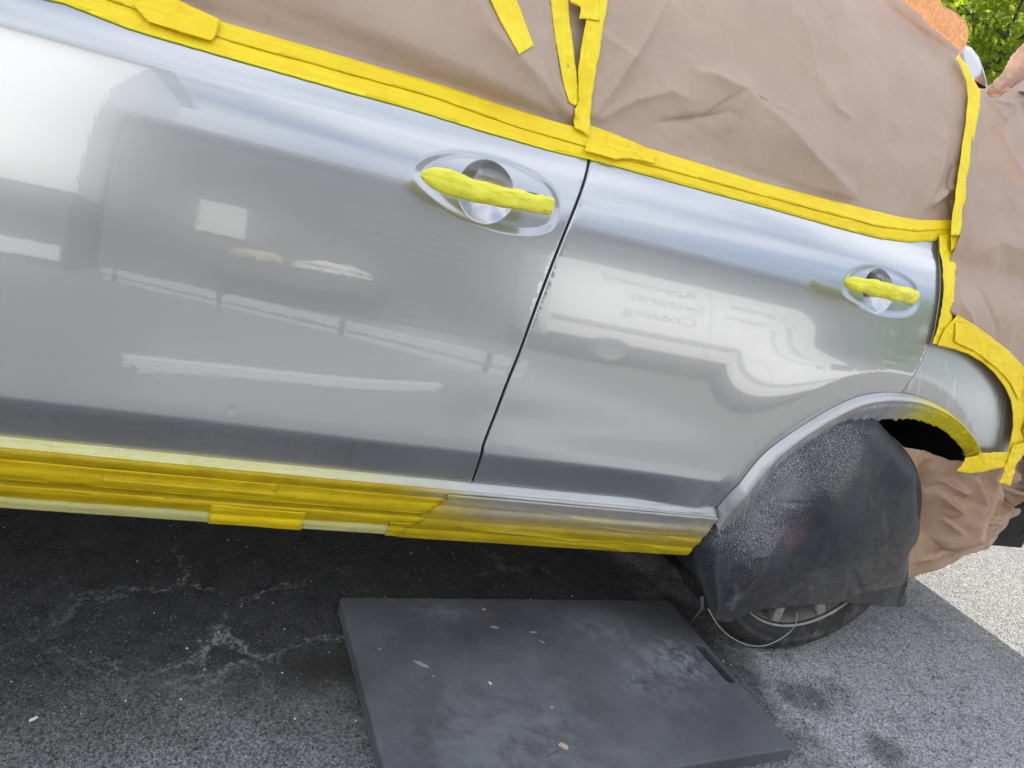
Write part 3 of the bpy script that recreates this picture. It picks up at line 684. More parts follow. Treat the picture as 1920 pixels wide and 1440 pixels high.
PRS = [([(1105, 225), (1150, 150), (1200, 70), (1250, -10)], .012, .02, .012), ([(1108, 232), (1180, 190), (1250, 170), (1290, 190)], .014, .010, .006),
       ([(1230, 228), (1280, 222), (1355, 210)], .003, .010, -.006), ([(1285, 130), (1330, 140), (1383, 165), (1375, 215)], .012, .05, .011),
       ([(1383, 165), (1450, 225), (1510, 290), (1560, 335), (1600, 365)], .010, .06, .017), ([(1355, 210), (1362, 250)], .006, .01, .004),
       ([(1552, 165), (1558, 200), (1590, 220)], .005, .012, .004), ([(1490, 20), (1510, 90), (1525, 150)], .006, .03, .005),
       ([(1775, 310), (1772, 350), (1782, 385)], .004, .007, -.008), ([(1740, 385), (1765, 360), (1785, 350)], .007, .006, .009), ([(1730, 395), (1750, 330), (1765, 240)], .012, .02, .007),
       ([(1786, 410), (1780, 370)], .004, .005, -.006), ([(1640, -10), (1720, 55), (1797, 110)], .012, .03, -.006), ([(1120, 60), (1170, 100), (1130, 150)], .006, .009, .004),
       ([(1790, 130), (1800, 200), (1785, 300)], .006, .02, .005), ([(1300, 320), (1420, 330), (1500, 350)], .02, .02, -.006)]
rp = np.vstack([U([(1104, -130), (1098, -40), (1096, 60), (1092, 160), (1086, 262)]), ridge[(ridge[:, 0] > .05) & (ridge[:, 0] < .99)]+[0, .004], U([(1795, 415), (1800, 320), (1812, 245), (1818, 185), (1814, 150), (1803, 125), (1797, 98), (1742, 48), (1691, 3), (1640, -40)]), [[.55, 1.53], [.16, 1.51], [.10, 1.44]]])
o = obj('masking_paper', sheet('masking_paper', rp, base, .0052, off=.002, disp=foldfn(PRS, 6, .0065, 8, lambda x, z, d: .014*ss(.0, .12, z-tp(x))), skirt=.0006, rag=0), M_paper)
tag(o, 'creased brown masking paper covering the rear door window between the yellow upright tapes', 'masking paper', 'brown masking paper sheets')
roofy = .30
flap = unproj([(1655, -30), (1691, 3), (1742, 48), (1797, 93), (1793, 104), (1799, 98), (1808, 85), (1811, 76), (1814, 60), (1812, 48), (1806, 37), (1795, 27), (1783, 19), (1772, 13), (1762, 11), (1760, -25)], lambda x, z: base(x, z)*0+.33)
o = obj('torn_paper_flap', sheet('torn_paper_flap', flap, lambda x, z: .325+.02*(x-.9)+.15*np.clip(1.53-z, 0, 1)*0, .006, disp=lambda x, z, d: .006*facet(x, z, .05, 2), skirt=.0006, rag=.0012), M_flap)
tag(o, 'torn edge of brown paper standing above the roof, glowing orange in the sun', 'masking paper')

# rear sheet over tail and quarter window
def exR(x, z, d): return .018*ss(1.0, 1.10, z)-.012*np.exp(-((z-1.02)/.05)**2)
rs = U([(1816, 166), (1838, 166), (1859, 158), (1873, 147), (1888, 127), (1902, 106), (1922, 84)])
rsh = np.vstack([rs, [[1.35, 1.56], [1.62, 1.45], [1.91, 1.25], [1.912, .50], [1.60, .50]], U([(1925, 880), (1895, 700), (1840, 640), (1795, 600), (1772, 580), (1776, 500), (1780, 430), (1790, 330), (1803, 250), (1812, 200)])])
o = obj('masking_paper', sheet('masking_paper', rsh, base, .0065, off=.014, disp=foldfn([
    ([(1830, 535), (1850, 575), (1862, 610), (1862, 638)], .004, .014, -.004), ([(1838, 190), (1862, 225), (1855, 240)], .006, .01, .006), ([(1840, 185), (1875, 195), (1920, 165)], .006, .012, .009),
    ([(1838, 240), (1860, 215), (1890, 200)], .005, .008, .006), ([(1850, 235), (1880, 300), (1915, 345)], .01, .02, .006), ([(1800, 480), (1850, 450), (1920, 470)], .04, .03, .008), ([(1790, 560), (1815, 600)], .008, .012, .006)], 6, .008, 13, exR, win=False), skirt=.0006, rag=.0025), M_paper2)
tag(o, 'brown masking paper draped over the rear of the car, right of the upright tape', 'masking paper', 'brown masking paper sheets')
rt = lambda x, z: base(x, z)-.034
o = obj('torn_paper_flap', sheet('torn_paper_flap', unproj([(1846, 172), (1860, 156), (1876, 143), (1890, 124), (1904, 103), (1925, 76), (1945, 60), (1945, 130), (1915, 152), (1890, 170), (1864, 186), (1852, 184)], rt), rt, .006, disp=lambda x, z, d: .012*(crumple(x, z, 8, 5)-.5)+.010*ss(0, .02, d), skirt=.0006, rag=.002), M_flap)
tag(o, 'rolled upper edge of the brown paper sheet at the far right', 'masking paper')
# loose lower sheet behind the wheel
LP = [(1690, 838), (1738, 847), (1756, 855), (1782, 864), (1850, 862), (1885, 850), (1925, 815), (1960, 800), (1960, 925), (1920, 948), (1911, 965), (1895, 975), (1877, 983), (1874, 999), (1864, 1013), (1843, 1028), (1801, 1041), (1756, 1064), (1715, 1084), (1660, 1092), (1650, 1000)]
surfL = lambda x, z: .03+.25*np.clip(x-1.45, 0, 1)**1+.06*np.clip(.5-z, 0, 1)
lp = U(LP, surfL)
LF = [([(1815, 880), (1820, 930), (1790, 985), (1755, 1020)], .014, .030, .030), ([(1862, 900), (1830, 950), (1790, 990), (1758, 1022)], .020, .012, .026), ([(1870, 905), (1845, 975), (1835, 975)], .008, .014, .016),
      ([(1840, 972), (1880, 955), (1895, 945)], .006, .012, .018), ([(1722, 1050), (1780, 1030), (1830, 1010), (1890, 975)], .006, .012, .013), ([(1745, 1045), (1800, 1018), (1860, 985)], .005, .008, -.010),
      ([(1775, 905), (1800, 918), (1798, 925)], .006, .012, .014), ([(1768, 930), (1785, 950), (1772, 965)], .008, .010, .014), ([(1765, 972), (1780, 985)], .005, .008, .010), ([(1872, 905), (1878, 935), (1890, 945)], .004, .007, -.020),
      ([(1885, 915), (1908, 918), (1892, 945)], .005, .009, .022), ([(1905, 880), (1890, 905)], .006, .010, .014), ([(1740, 870), (1745, 960), (1735, 1010)], .03, .03, -.020), ([(1750, 930), (1800, 895)], .02, .012, -.008), ([(1730, 1075), (1800, 1045), (1870, 1005)], .02, .02, .006)]
def foldL(specs):
    L = [(U(s[0], surfL), s[1], s[2], s[3]) for s in specs]
    def f(x, z, d):
        o = np.zeros_like(x)
        for pl, wa, wb, h in L:
            sd, t = sidedist(x, z, pl); w_ = np.where(sd > 0, wa, wb); o = o+h*np.exp(-(np.abs(sd)/w_)**1.1)*(np.sin(np.clip(t, 0, 1)*math.pi)**.5*.8+.2)
        return 2.1*o+.008*(crumple(x, z, 5, 31, 3)-.5)+.010*facet(x+z*.5, z, .085, 31)+.003*facet(x, z, .035, 33)
    return f
o = obj('masking_paper', sheet('masking_paper', lp, surfL, .0048, disp=foldL(LF), skirt=.0006, rag=.002), M_paper_low)
tag(o, 'crumpled loose brown paper hanging below the bumper, behind the covered wheel', 'masking paper', 'brown masking paper sheets')

# ------------------------------------------------------------------ tape
def wr(a, s, seed): return lambda x, z, d: a*(crumple(x, z, s, seed, 3)-.5)
def tape(label, poly, mat, off, surf=base, disp=None, h=.005, skirt=.0009, rag=.0006, group='strips of yellow masking tape', px=True, name='masking_tape'):
    p = U(poly, surf) if px else np.asarray(poly)
    o = obj(name, sheet(name, p, surf, h, off=off, disp=disp, skirt=skirt, rag=rag), mat); return tag(o, label, 'masking tape', group)
def between(a, b, x0, x1):
    xs = np.linspace(x0, x1, 80); return np.vstack([np.stack([xs, np.interp(xs, a[:, 0], a[:, 1])], -1), np.stack([xs, np.interp(xs, b[:, 0], b[:, 1])], -1)[::-1]])
def bulge(top, bot, seed, a=.006, wri=.0016):
    def f(x, z, d):
        t = np.interp(x, top[:, 0], top[:, 1]); b = np.interp(x, bot[:, 0], bot[:, 1]); q = np.clip((z-b)/(t-b+1e-6), 0, 1)
        ln = noise(x*5, z*160, seed)*.0005
        return a*np.sin(q*math.pi*.62)**1.3+wri*(crumple(x*.35, z, 24, seed, 2)-.45)*ss(0, .01, d)+ln
    return f
def bulge2(top, bot, seed, a=.006, dip=.008, wri=.002):
    def f(x, z, d):
        t = np.interp(x, top[:, 0], top[:, 1]); b = np.interp(x, bot[:, 0], bot[:, 1]); q = np.clip((z-b)/(t-b+1e-6), 0, 1)
        return a*(1-q)-dip*np.sin(q*math.pi*.5)**2*.3+wri*(crumple(x*.4, z, 20, seed, 3)-.45)*ss(0, .012, d)
    return f
xj = float(U([(1150, 300)])[0, 0]); xe = float(U([(1788, 440)])[0, 0]); xm = float(U([(1810, 425)])[0, 0])
tape('upper yellow tape along the belt line above the front door, edging the paper', between(upt, ridge, -1.15, xj+.03), M_tape, .0056, px=False, disp=bulge2(upt, ridge-[0, .004], 4, a=.0042, dip=0))
tape('lower yellow tape along the belt line above the front door, edging the silver paint', between(ridge+[0, .004], lowt, -1.15, xj), M_tape, .0016, px=False, disp=bulge(ridge, lowt, 5))
lt2 = np.vstack([lowt, [[xe+.05, lowt[-1, 1]+.002]]])
tape('lower yellow tape above the rear door, edging the silver paint', between(ridge+[0, .004], lt2, xj-.04, xe-.02), M_tape, .0022, px=False, disp=bulge(ridge, lt2, 6, wri=.0022))
u2 = np.vstack([upt, [[xm, upt[-1, 1]+.001]]]); r2 = np.vstack([ridge, [[xm, ridge[-1, 1]]]])
tape('upper yellow tape above the rear door, ending just past the upright tape', between(u2, r2-[0, .004], xj-.02, xm), M_tape, .0060, px=False, disp=bulge2(u2, r2, 7, a=.0042, dip=0, wri=.0026))
thin = lowt-[0, .0]; 
tape('thin lemon yellow edging tape along the bottom of the belt tape', between(lowt+[0, .010], lowt-[0, .0015], -1.15, float(U([(1755, 449)])[0, 0])), M_tape_low, .0030, px=False, disp=lambda x, z, d: -.0006+.0003*noise(x*40, z*40, 2), skirt=.003)
rowd = dict(off=.0085, disp=wr(.002, 26, 9))
tape('short tape patch overlapping the belt tape at the top left, with a torn end', [(250, 10), (300, -10), (320, -5), (413, 38), (406, 66), (398, 78), (340, 62), (280, 42)], M_tape, .0155, disp=wr(.002, 22, 12), h=.004)
tape('crinkled tape patch on the belt line right below the forked strips', [(1095, 262), (1150, 270), (1224, 293), (1220, 306), (1175, 296), (1148, 298), (1120, 290), (1090, 282)], M_tape, .0165, disp=wr(.003, 30, 14), h=.004)
fs = lambda x, z: base(x, z)-.002-front_disp(x, z, np.full(np.shape(x), .05))
rear_disp = lambda x, z: foldfn(PRS[:3], 7, .007, 8, lambda x, z, d: .014*ss(.0, .12, z-tp(x)))(x, z, .02+0*x)
fk = lambda x, z: base(x, z)-.002-np.maximum(front_disp(x, z, .03+0*x), rear_disp(x, z))*ss(0, .02, z-tp(x)+.01)-.006*ss(.02, 0, z-tp(x))
tape('slanted loose tape strip on the front window paper, pointing down to the right', [(860, -120), (905, -120), (963, -12), (1000, 86), (985, 95), (972, 103), (940, 45)], M_tapev, .004, surf=fs, disp=wr(.0012, 14, 15), h=.004)
tape('left strip of the forked yellow tapes meeting at the pillar', [(1014, -130), (1050, -130), (1063, -15), (1070, 60), (1078, 125), (1086, 185), (1088, 197), (1076, 198), (1066, 192), (1054, 150), (1042, 80), (1035, 30)], M_tapev, .003, surf=fk, disp=wr(.003, 26, 16), h=.004)
tape('right strip of the forked yellow tapes running down to the belt line', [(1128, -130), (1160, -130), (1140, -15), (1135, 20), (1126, 75), (1117, 125), (1108, 180), (1105, 240), (1103, 257), (1090, 247), (1076, 240), (1076, 205), (1084, 190), (1082, 130), (1092, 70), (1099, 20)], M_tapev, .005, surf=fk, disp=wr(.0034, 26, 17), h=.004)
tape('small square tape patch at the top of the forked strips', [(1062, -12), (1121, -12), (1121, 40), (1100, 37), (1083, 36), (1086, 14), (1068, 6)], M_tapev, .0085, surf=fk, disp=wr(.0022, 26, 18), h=.004)
# uprights at the rear edge of the rear window
VT = [(1796, 100), (1802, 112), (1812, 122), (1822, 145), (1837, 173), (1836, 200), (1827, 250), (1814, 317), (1807, 383), (1803, 415), (1797, 441), (1782, 441), (1786, 395), (1795, 327), (1807, 250), (1813, 187), (1813, 160), (1804, 133), (1793, 112)]
tape('upright yellow tape at the rear edge of the rear window, wider at its top', VT, M_tapev, .003, surf=lambda x, z: base(x, z)-.030, disp=lambda x, z, d: .004*(crumple(x*2, z*.25, 30, 21, 2)-.5)+.0, h=.004)
tape('upright yellow tape below the belt line at the rear edge of the rear door', [(1759, 440), (1799, 437), (1796, 468), (1792, 469), (1791, 504), (1788, 506), (1786, 548), (1784, 592), (1782, 615), (1770, 645), (1746, 644), (1753, 625), (1759, 600), (1766, 558), (1766, 518), (1763, 485)], M_tapev, .004, surf=lambda x, z: base(x, z)-.008, disp=wr(.0034, 34, 22), h=.004)
tape('small torn tape piece bridging the upright tapes under the belt corner', [(1778, 437), (1799, 438), (1797, 455), (1796, 468), (1788, 466), (1777, 468)], M_tapev, .010, surf=lambda x, z: base(x, z)-.012, disp=wr(.003, 40, 23), h=.003)
# broad tape round the bare rear quarter
QO = [(1784, 587), (1818, 607), (1853, 633), (1879, 653), (1901, 676), (1914, 693), (1935, 705), (1945, 760), (1940, 830), (1905, 831), (1893, 862), (1878, 842)]
QI = [(1883, 824), (1888, 796), (1888, 772), (1884, 746), (1872, 720), (1853, 695), (1832, 676), (1806, 661), (1778, 651), (1747, 644), (1760, 615)]
tape('broad yellow tape curving round the rear quarter panel', QO+QI, M_tape, .017, disp=lambda x, z, d: .0028*(crumple(x+z*.6, z, 26, 24, 3)-.5)*ss(0, .006, d)+.0016*ss(.004, 0, d)*0, h=.0045)
tape('second tape layered over the upper part of the quarter panel arc', [(1778, 600), (1800, 604), (1840, 630), (1872, 652), (1903, 690), (1912, 720), (1896, 745), (1880, 712), (1855, 686), (1815, 655), (1776, 636)], M_tape, .0205, disp=wr(.0026, 28, 25), h=.0045)
tape('horizontal yellow tape under the rear quarter panel with a pointed left end', [(1782, 877), (1795, 859), (1797, 852), (1822, 848), (1823, 843), (1850, 842), (1881, 841), (1878, 858), (1870, 869), (1850, 874), (1835, 877), (1814, 881), (1800, 880)], M_tape, .020, disp=wr(.003, 30, 26), h=.004)
tape('yellow tape tail hanging down from the right end of the horizontal tape', [(1885, 828), (1912, 822), (1922, 826), (1904, 846), (1891, 862), (1886, 885), (1881, 904), (1870, 900), (1858, 898), (1866, 880), (1876, 850)], M_tape, .023, disp=wr(.004, 30, 27), h=.004)
tape('wrinkled yellow tape at the right edge, below the quarter arc', [(1905, 700), (1945, 690), (1950, 830), (1912, 832), (1904, 800), (1913, 760)], M_tape, .023, disp=wr(.004, 22, 28), h=.005)

# pleated tape wrapped round the wheel arch lip
def over_arch(n):
    X = n.sep(); v = n.math('ADD', X[0], n.math('MULTIPLY', n.math('SUBTRACT', n.noise(12, 3), .5), .08)); return n.step(v, 1.12, .93)
M_arch = tape_mat('arch_tape', (.72, .60, .01), (.80, .72, .03), over=over_arch)
ARO2 = [(1338, 968)]+ARO[1:]
no = 150; ao = U(ARO2); ao = smooth_path(ao, 12); aib = smooth_path(U(ARI, lambda x, z: base(x, z)+.035), 12)
def bylen(P, n):
    L = np.r_[0, np.cumsum(np.linalg.norm(np.diff(P, axis=0), axis=1))]; t = np.linspace(0, L[-1], n); return np.stack([np.interp(t, L, P[:, k]) for k in (0, 1)], -1)
nA = 420; nB = 16; ao = np.array([AX, .33])+(ao-np.array([AX, .33]))*1.020; A_ = bylen(ao, nA); B_ = bylen(aib, nA); V = []; F = []
rg = np.random.default_rng(8); pl = np.cumsum(rg.uniform(.008, .019, 90)); amp = rg.uniform(.4, 1.2, 91)
al = np.linspace(0, .95, nA); idx = np.searchsorted(pl, al); prv = np.r_[0, pl][np.clip(idx, 0, len(pl)-1)]; nxt = pl[np.clip(idx, 0, len(pl)-1)]
saw = (al-prv)/(nxt-prv); pleat = (saw**1.6)*amp[np.clip(idx, 0, 90)]
for j in range(nB+1):
    t = j/nB; q = A_*(1-t)+B_*t; yb = base(A_[:, 0], A_[:, 1])
    yy = yb-.0012-.0050*min(1, t/.15)-.0120*math.sin(min(t/.30, 1)*math.pi)**2*1.0-(.004 if t > .02 else 0)*(1 if t < .3 else max(0, 1-(t-.3)*3))+.026*max(0, (t-.30)/.7)**1.2
    pw = float(ss(.15, .42, t)); lean = .006*t
    yy = yy-pleat*.0095*pw; c = np.array([AX, .33]); rad = q-c; rad /= np.linalg.norm(rad, axis=1)[:, None]
    q = q-rad*(pleat*.0035*float(ss(.55, 1, t)))[:, None]-rad*0.0015*pw*noise(al*70, al*0+t*5, 3)[:, None]
    for k in range(nA): V.append((q[k, 0], yy[k], q[k, 1]))
for j in range(nB):
    for k in range(nA-1): F.append([j*nA+k, (j+1)*nA+k, (j+1)*nA+k+1, j*nA+k+1])
o = obj('wheel_arch_tape', mesh('wheel_arch_tape', V, F), M_arch)
tag(o, 'pleated tape wrapped round the rear wheel arch lip, silver overspray fading to yellow', 'masking tape')

# tape on the sill
def over_sill(lo, hi, zlo, zhi):
    def f(n):
        X = n.sep(); v = n.math('ADD', X[0], n.math('MULTIPLY', n.math('SUBTRACT', n.noise(9, 4, .6), .5), .12))
        a = n.step(v, lo, hi); zz = n.math('ADD', X[2], n.math('MULTIPLY', n.math('SUBTRACT', n.noise(1, 3, v=n.map((6, 6, 60))), .5), .07)); b = n.step(zz, zlo, zhi)
        return n.math('MULTIPLY', a, n.math('MULTIPLY', b, .97))
    return f
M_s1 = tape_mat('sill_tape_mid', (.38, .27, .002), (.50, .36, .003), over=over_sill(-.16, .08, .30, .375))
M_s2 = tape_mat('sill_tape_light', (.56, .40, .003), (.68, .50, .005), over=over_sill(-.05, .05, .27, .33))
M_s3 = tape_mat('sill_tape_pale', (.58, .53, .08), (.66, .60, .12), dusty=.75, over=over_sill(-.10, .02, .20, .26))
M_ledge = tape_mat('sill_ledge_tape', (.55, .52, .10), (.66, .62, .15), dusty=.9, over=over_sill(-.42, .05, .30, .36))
def sw(a, seed, fx=4, fs=140): return lambda X, S: a*(noise(X*fx, S*fs, seed)+.6*noise(X*fx*3, S*fs*1.7, seed+1))+.5*a*(crumple(X*.25, S, 30, seed, 2)-.5)
def stape(label, x0, x1, s0, s1, off, mat, seed, a=.0014, **k):
    o = obj('sill_tape', sill_strip('sill_tape', x0, x1, s0, s1, off, sw(a, seed), rag=.002, **k), mat); return tag(o, label, 'masking tape', 'tapes wrapped along the sill')
stape('pale dusty tape strip lying on the top ledge of the sill', -1.15, .575, .030, .066, .0008, M_ledge, 1, .0003)
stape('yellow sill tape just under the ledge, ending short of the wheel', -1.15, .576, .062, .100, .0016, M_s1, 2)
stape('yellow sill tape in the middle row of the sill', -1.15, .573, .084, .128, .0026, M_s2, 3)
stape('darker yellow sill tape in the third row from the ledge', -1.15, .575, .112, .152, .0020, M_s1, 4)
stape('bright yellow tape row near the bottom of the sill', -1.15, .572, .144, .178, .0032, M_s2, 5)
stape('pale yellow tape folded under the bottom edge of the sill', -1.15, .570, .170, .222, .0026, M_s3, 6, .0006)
x_ = lambda px, py: float(unproj([(px, py)], lambda x, z: 0*x+.02)[0, 0])
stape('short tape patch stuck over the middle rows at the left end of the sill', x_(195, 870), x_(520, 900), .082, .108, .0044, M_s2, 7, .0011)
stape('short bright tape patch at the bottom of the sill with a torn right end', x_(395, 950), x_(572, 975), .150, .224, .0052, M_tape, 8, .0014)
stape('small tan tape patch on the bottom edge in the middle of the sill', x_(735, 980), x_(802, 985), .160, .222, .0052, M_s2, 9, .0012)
# wrinkled overspray film at the right half: long slanting folds
def filmd(X, S):
    o = .0010*noise(X*6, S*60, 31)
    for (xa, sa, xb, sb, h, wd) in ((.02, .160, .56, .188, .0045, .004), (-.02, .150, .30, .176, .0030, .005), (.25, .125, .57, .132, .0022, .003), (.15, .175, .42, .205, .0030, .006), (-.05, .085, .50, .118, .0014, .003), (.38, .14, .57, .152, .0018, .003)):
        t = np.clip((X-xa)/(xb-xa), 0, 1); sc = sa+(sb-sa)*t+.004*np.sin(X*23+sa*90); o = o+h*np.exp(-(np.abs(S-sc)/wd)**1.3)*np.sin(np.pi*t)**.6
    return o
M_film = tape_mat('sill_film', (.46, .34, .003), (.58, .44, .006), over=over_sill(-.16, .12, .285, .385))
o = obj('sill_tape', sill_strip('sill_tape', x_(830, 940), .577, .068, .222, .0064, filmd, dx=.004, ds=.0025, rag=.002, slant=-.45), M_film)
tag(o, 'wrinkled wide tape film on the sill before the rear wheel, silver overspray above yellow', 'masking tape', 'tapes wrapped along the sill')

# ------------------------------------------------------------------ cloth cover on the wheel
def cover_mat():
    n = N('dusty_denim'); X = n.sep()
    wv = n.noise(1, 2, .5, v=n.map((900, 300, 300), (0, .8, 0))); big = n.noise(9, 5, .6)
    c = n.mix(n.step(big, .35, .65), (.011, .012, .018), (.028, .031, .042))
    low = n.step(n.math('ADD', n.math('SUBTRACT', X[2], n.math('MULTIPLY', X[0], .55)), n.math('MULTIPLY', n.math('SUBTRACT', big, .5), .25)), -.10, -.36)
    c = n.mix(n.math('MULTIPLY', low, .8), c, n.mix(n.step(n.noise(60, 5, .7), .35, .65), (.042, .040, .038), (.095, .092, .086)))
    red = n.math('MULTIPLY', n.math('MAXIMUM', n.around(.77, -.03, .215, .0, .05, 1, .5, 1), n.around(.79, -.03, .36, .0, .06, 1, .5, 1)), n.step(n.noise(25, 4, .7), .35, .6))
    c = n.mix(n.math('MULTIPLY', red, .45), c, (.13, .035, .05))
    blue = n.math('MULTIPLY', n.around(.715, -.02, .16, .005, .04, 1.3, .4, .8), n.step(n.noise(40, 4), .35, .6)); c = n.mix(n.math('MULTIPLY', blue, .7), c, (.16, .21, .27))
    sp = n.vor(420, rand=1.0); sp2 = n.noise(430, 3, .7)
    zone = n.math('MAXIMUM', n.math('MULTIPLY', n.around(.68, .0, .45, .04, .27, 1.25, .3, .8, wob=.14), 1.15), n.math('MULTIPLY', n.around(.82, .0, .58, .02, .22, 1.0, .3, 1, wob=.2), .95))
    th = n.math('SUBTRACT', .72, n.math('MULTIPLY', zone, .195))
    m = n.math('MULTIPLY', n.step(n.math('SUBTRACT', sp2, th), -.03, .06), n.step(zone, .02, .3))
    c = n.mix(n.math('MULTIPLY', m, .8), n.mix(n.math('MULTIPLY', zone, .12), c, (.22, .225, .24)), (.42, .43, .46))
    painted_sheen = n.math('MULTIPLY', n.around(.74, -.03, .46, .0, .07, .9, .5, 1.4, wob=.1), .6); c = n.mix(painted_sheen, c, (.20, .215, .245))  # lighter sheen on the cloth, painted into its colour
    few = n.step(n.vor(120), .06, .03); c = n.mix(n.math('MULTIPLY', few, .5), c, (.3, .3, .3))
    n.set(Base_Color=c, Roughness=.46, Sheen_Weight=.05, Sheen_Roughness=.5, Metallic=n.math('MULTIPLY', m, .4), Specular_IOR_Level=.35)
    b1 = n.bump(wv, .0008, .6); b2 = n.bump(n.noise(40, 4, .55), .0022, .5, n0=b1); n.bump(sp2, .0012, .5, n0=b2)
    return n.m
M_cover = cover_mat()
def csurf(x, z): return .010-.034*np.clip(1-((x-.93)**2+(z-.38)**2)/.34**2, -1, 1)+0*x
CP = [(1310, 1030), (1336, 985), (1372, 930), (1420, 885), (1470, 845), (1530, 805), (1580, 788), (1620, 782), (1648, 785), (1661, 799), (1679, 818), (1695, 837), (1717, 863), (1729, 886), (1733, 930), (1734, 968), (1739, 985), (1737, 1002), (1731, 1022), (1720, 1035), (1712, 1081), (1703, 1122), (1698, 1138), (1684, 1141), (1650, 1138), (1616, 1139), (1578, 1130), (1537, 1131), (1487, 1136), (1437, 1144), (1412, 1152), (1387, 1167), (1370, 1172), (1353, 1170), (1337, 1161), (1324, 1127), (1314, 1085)]
cp = U(CP, csurf)
CF_ = [([(1540, 815), (1500, 880), (1478, 930), (1450, 1000), (1410, 1075), (1385, 1120)], .010, .020, .007), ([(1440, 1005), (1405, 1060), (1395, 1080)], .008, .012, .007), ([(1470, 995), (1430, 1030), (1400, 1040)], .006, .010, .006), ([(1690, 1135), (1697, 1090), (1722, 1045)], .006, .010, .006),
       ([(1462, 1090), (1550, 1040), (1660, 980)], .03, .03, .006), ([(1467, 941), (1500, 946), (1525, 940)], .003, .006, -.004), ([(1340, 1010), (1335, 1080), (1345, 1150)], .010, .012, .008), ([(1370, 1150), (1372, 1090)], .012, .010, .007), ([(1590, 790), (1620, 810), (1650, 800)], .008, .010, .008),
       ([(1400, 940), (1440, 900), (1500, 850)], .012, .018, .004), ([(1690, 1060), (1640, 1100), (1590, 1120)], .010, .014, .005), ([(1560, 1130), (1620, 1105), (1690, 1095)], .006, .01, .004)]
CFl = [(U(s[0], csurf), s[1], s[2], s[3]) for s in CF_]
def cdisp(x, z, d):
    o = np.zeros_like(x)
    for p, wa, wb, h in CFl:
        sd, t = sidedist(x, z, p); w_ = np.where(sd > 0, wa, wb); o = o+1.7*h*np.exp(-(np.abs(sd)/w_)**1.2)*(np.sin(np.clip(t, 0, 1)*math.pi)**.5*.85+.15)
    o = o+.018*(noise(x*6, z*6, 5))+.006*facet(x+z*.35, z*.6, .07, 6)+.0015*facet(x, z, .025, 16)
    rim = np.clip(1-d/.045, 0, 1)**2*ss(.17, .26, z)
    return o-.028*rim-.004*ss(.30, .12, z)*ss(.80, 1.1, x)
hole = U([(1726, 988), (1732, 980), (1735, 990), (1732, 1006), (1724, 1022), (1719, 1014)], csurf)
cov = thing('wheel_cover', 'dark spray-speckled denim cloth cover hung over the rear wheel', 'wheel cover')
obj('cloth', sheet('cloth', cp, csurf, .0045, disp=cdisp, holes=[hole], skirt=.004, rag=.003), M_cover, cov)
# side of the cover going back over the tread
V = []; F = []; eg = resample(cp, .01); e0 = csurf(eg[:, 0], eg[:, 1]); eg2 = eg[(eg[:, 1] > .155) & ((eg[:, 0] < .90) | (eg[:, 1] > .30))]
def sidepiece(q):
    m = len(q); V = []; F = []; n = 8
    d0 = cdisp(q[:, 0], q[:, 1], np.zeros(m)); y0 = csurf(q[:, 0], q[:, 1])-d0
    for j in range(n+1):
        t = j/n
        for k in range(m):
            c = np.array([AX-.02, .36]); v = (q[k]-c); v /= np.linalg.norm(v)
            wob = .012*float(noise(k*.16, t*2.2, 9))*math.sin(math.pi*min(1, t+.1)); p = q[k]+v*(wob+(.030*math.sin(min(1, t*2)*math.pi*.5) if q[k][0] > 1.05 else .006*t))
            V.append((p[0], y0[k]+(.225-y0[k])*t, p[1]))
    for j in range(n):
        for k in range(m-1): F.append([j*m+k, j*m+k+1, (j+1)*m+k+1, (j+1)*m+k])
    return mesh('cloth_side', V, F)
k0 = int(np.argmin(np.hypot(eg[:, 0]-cp[-2, 0], eg[:, 1]-cp[-2, 1]))); k1 = int(np.argmin(np.hypot(eg[:, 0]-cp[16, 0], eg[:, 1]-cp[16, 1])))
ring = np.vstack([eg[k0:], eg[:k1]]); ring = ring[(ring[:, 1] > .20) | (ring[:, 0] > .9)]
obj('cloth_side', sidepiece(ring), M_cover, cov)
# loose thread hanging at the lower left
yt = .06
th = [(1316, 1120), (1318, 1142), (1314, 1152), (1308, 1163), (1304, 1173)]
tt = unproj(th, lambda x, z: 0*x+.01)
obj('frayed_strip', tube_mesh('frayed_strip', [(a, .01+.004*i, b) for i, (a, b) in enumerate(tt)], [.005, .005, .003, .002, .001], 6), simple('frayed_cloth', (.06, .062, .068), .9), cov)
wp = unproj([(1322, 1135), (1340, 1165), (1365, 1188), (1395, 1202), (1425, 1204), (1450, 1195), (1470, 1182), (1480, 1172), (1486, 1160), (1488, 1142)], lambda x, z: .018+0*x)
wp3 = smooth_path([(a, .004, max(b, .006)) for i, (a, b) in enumerate(wp)], 6)
o = obj('elastic_cord', tube_mesh('elastic_cord', wp3, .0014, 6), simple('grey_cord', (.30, .30, .29), .6)); tag(o, 'thin pale grey cord looping under the wheel cover across the tyre', 'cord')

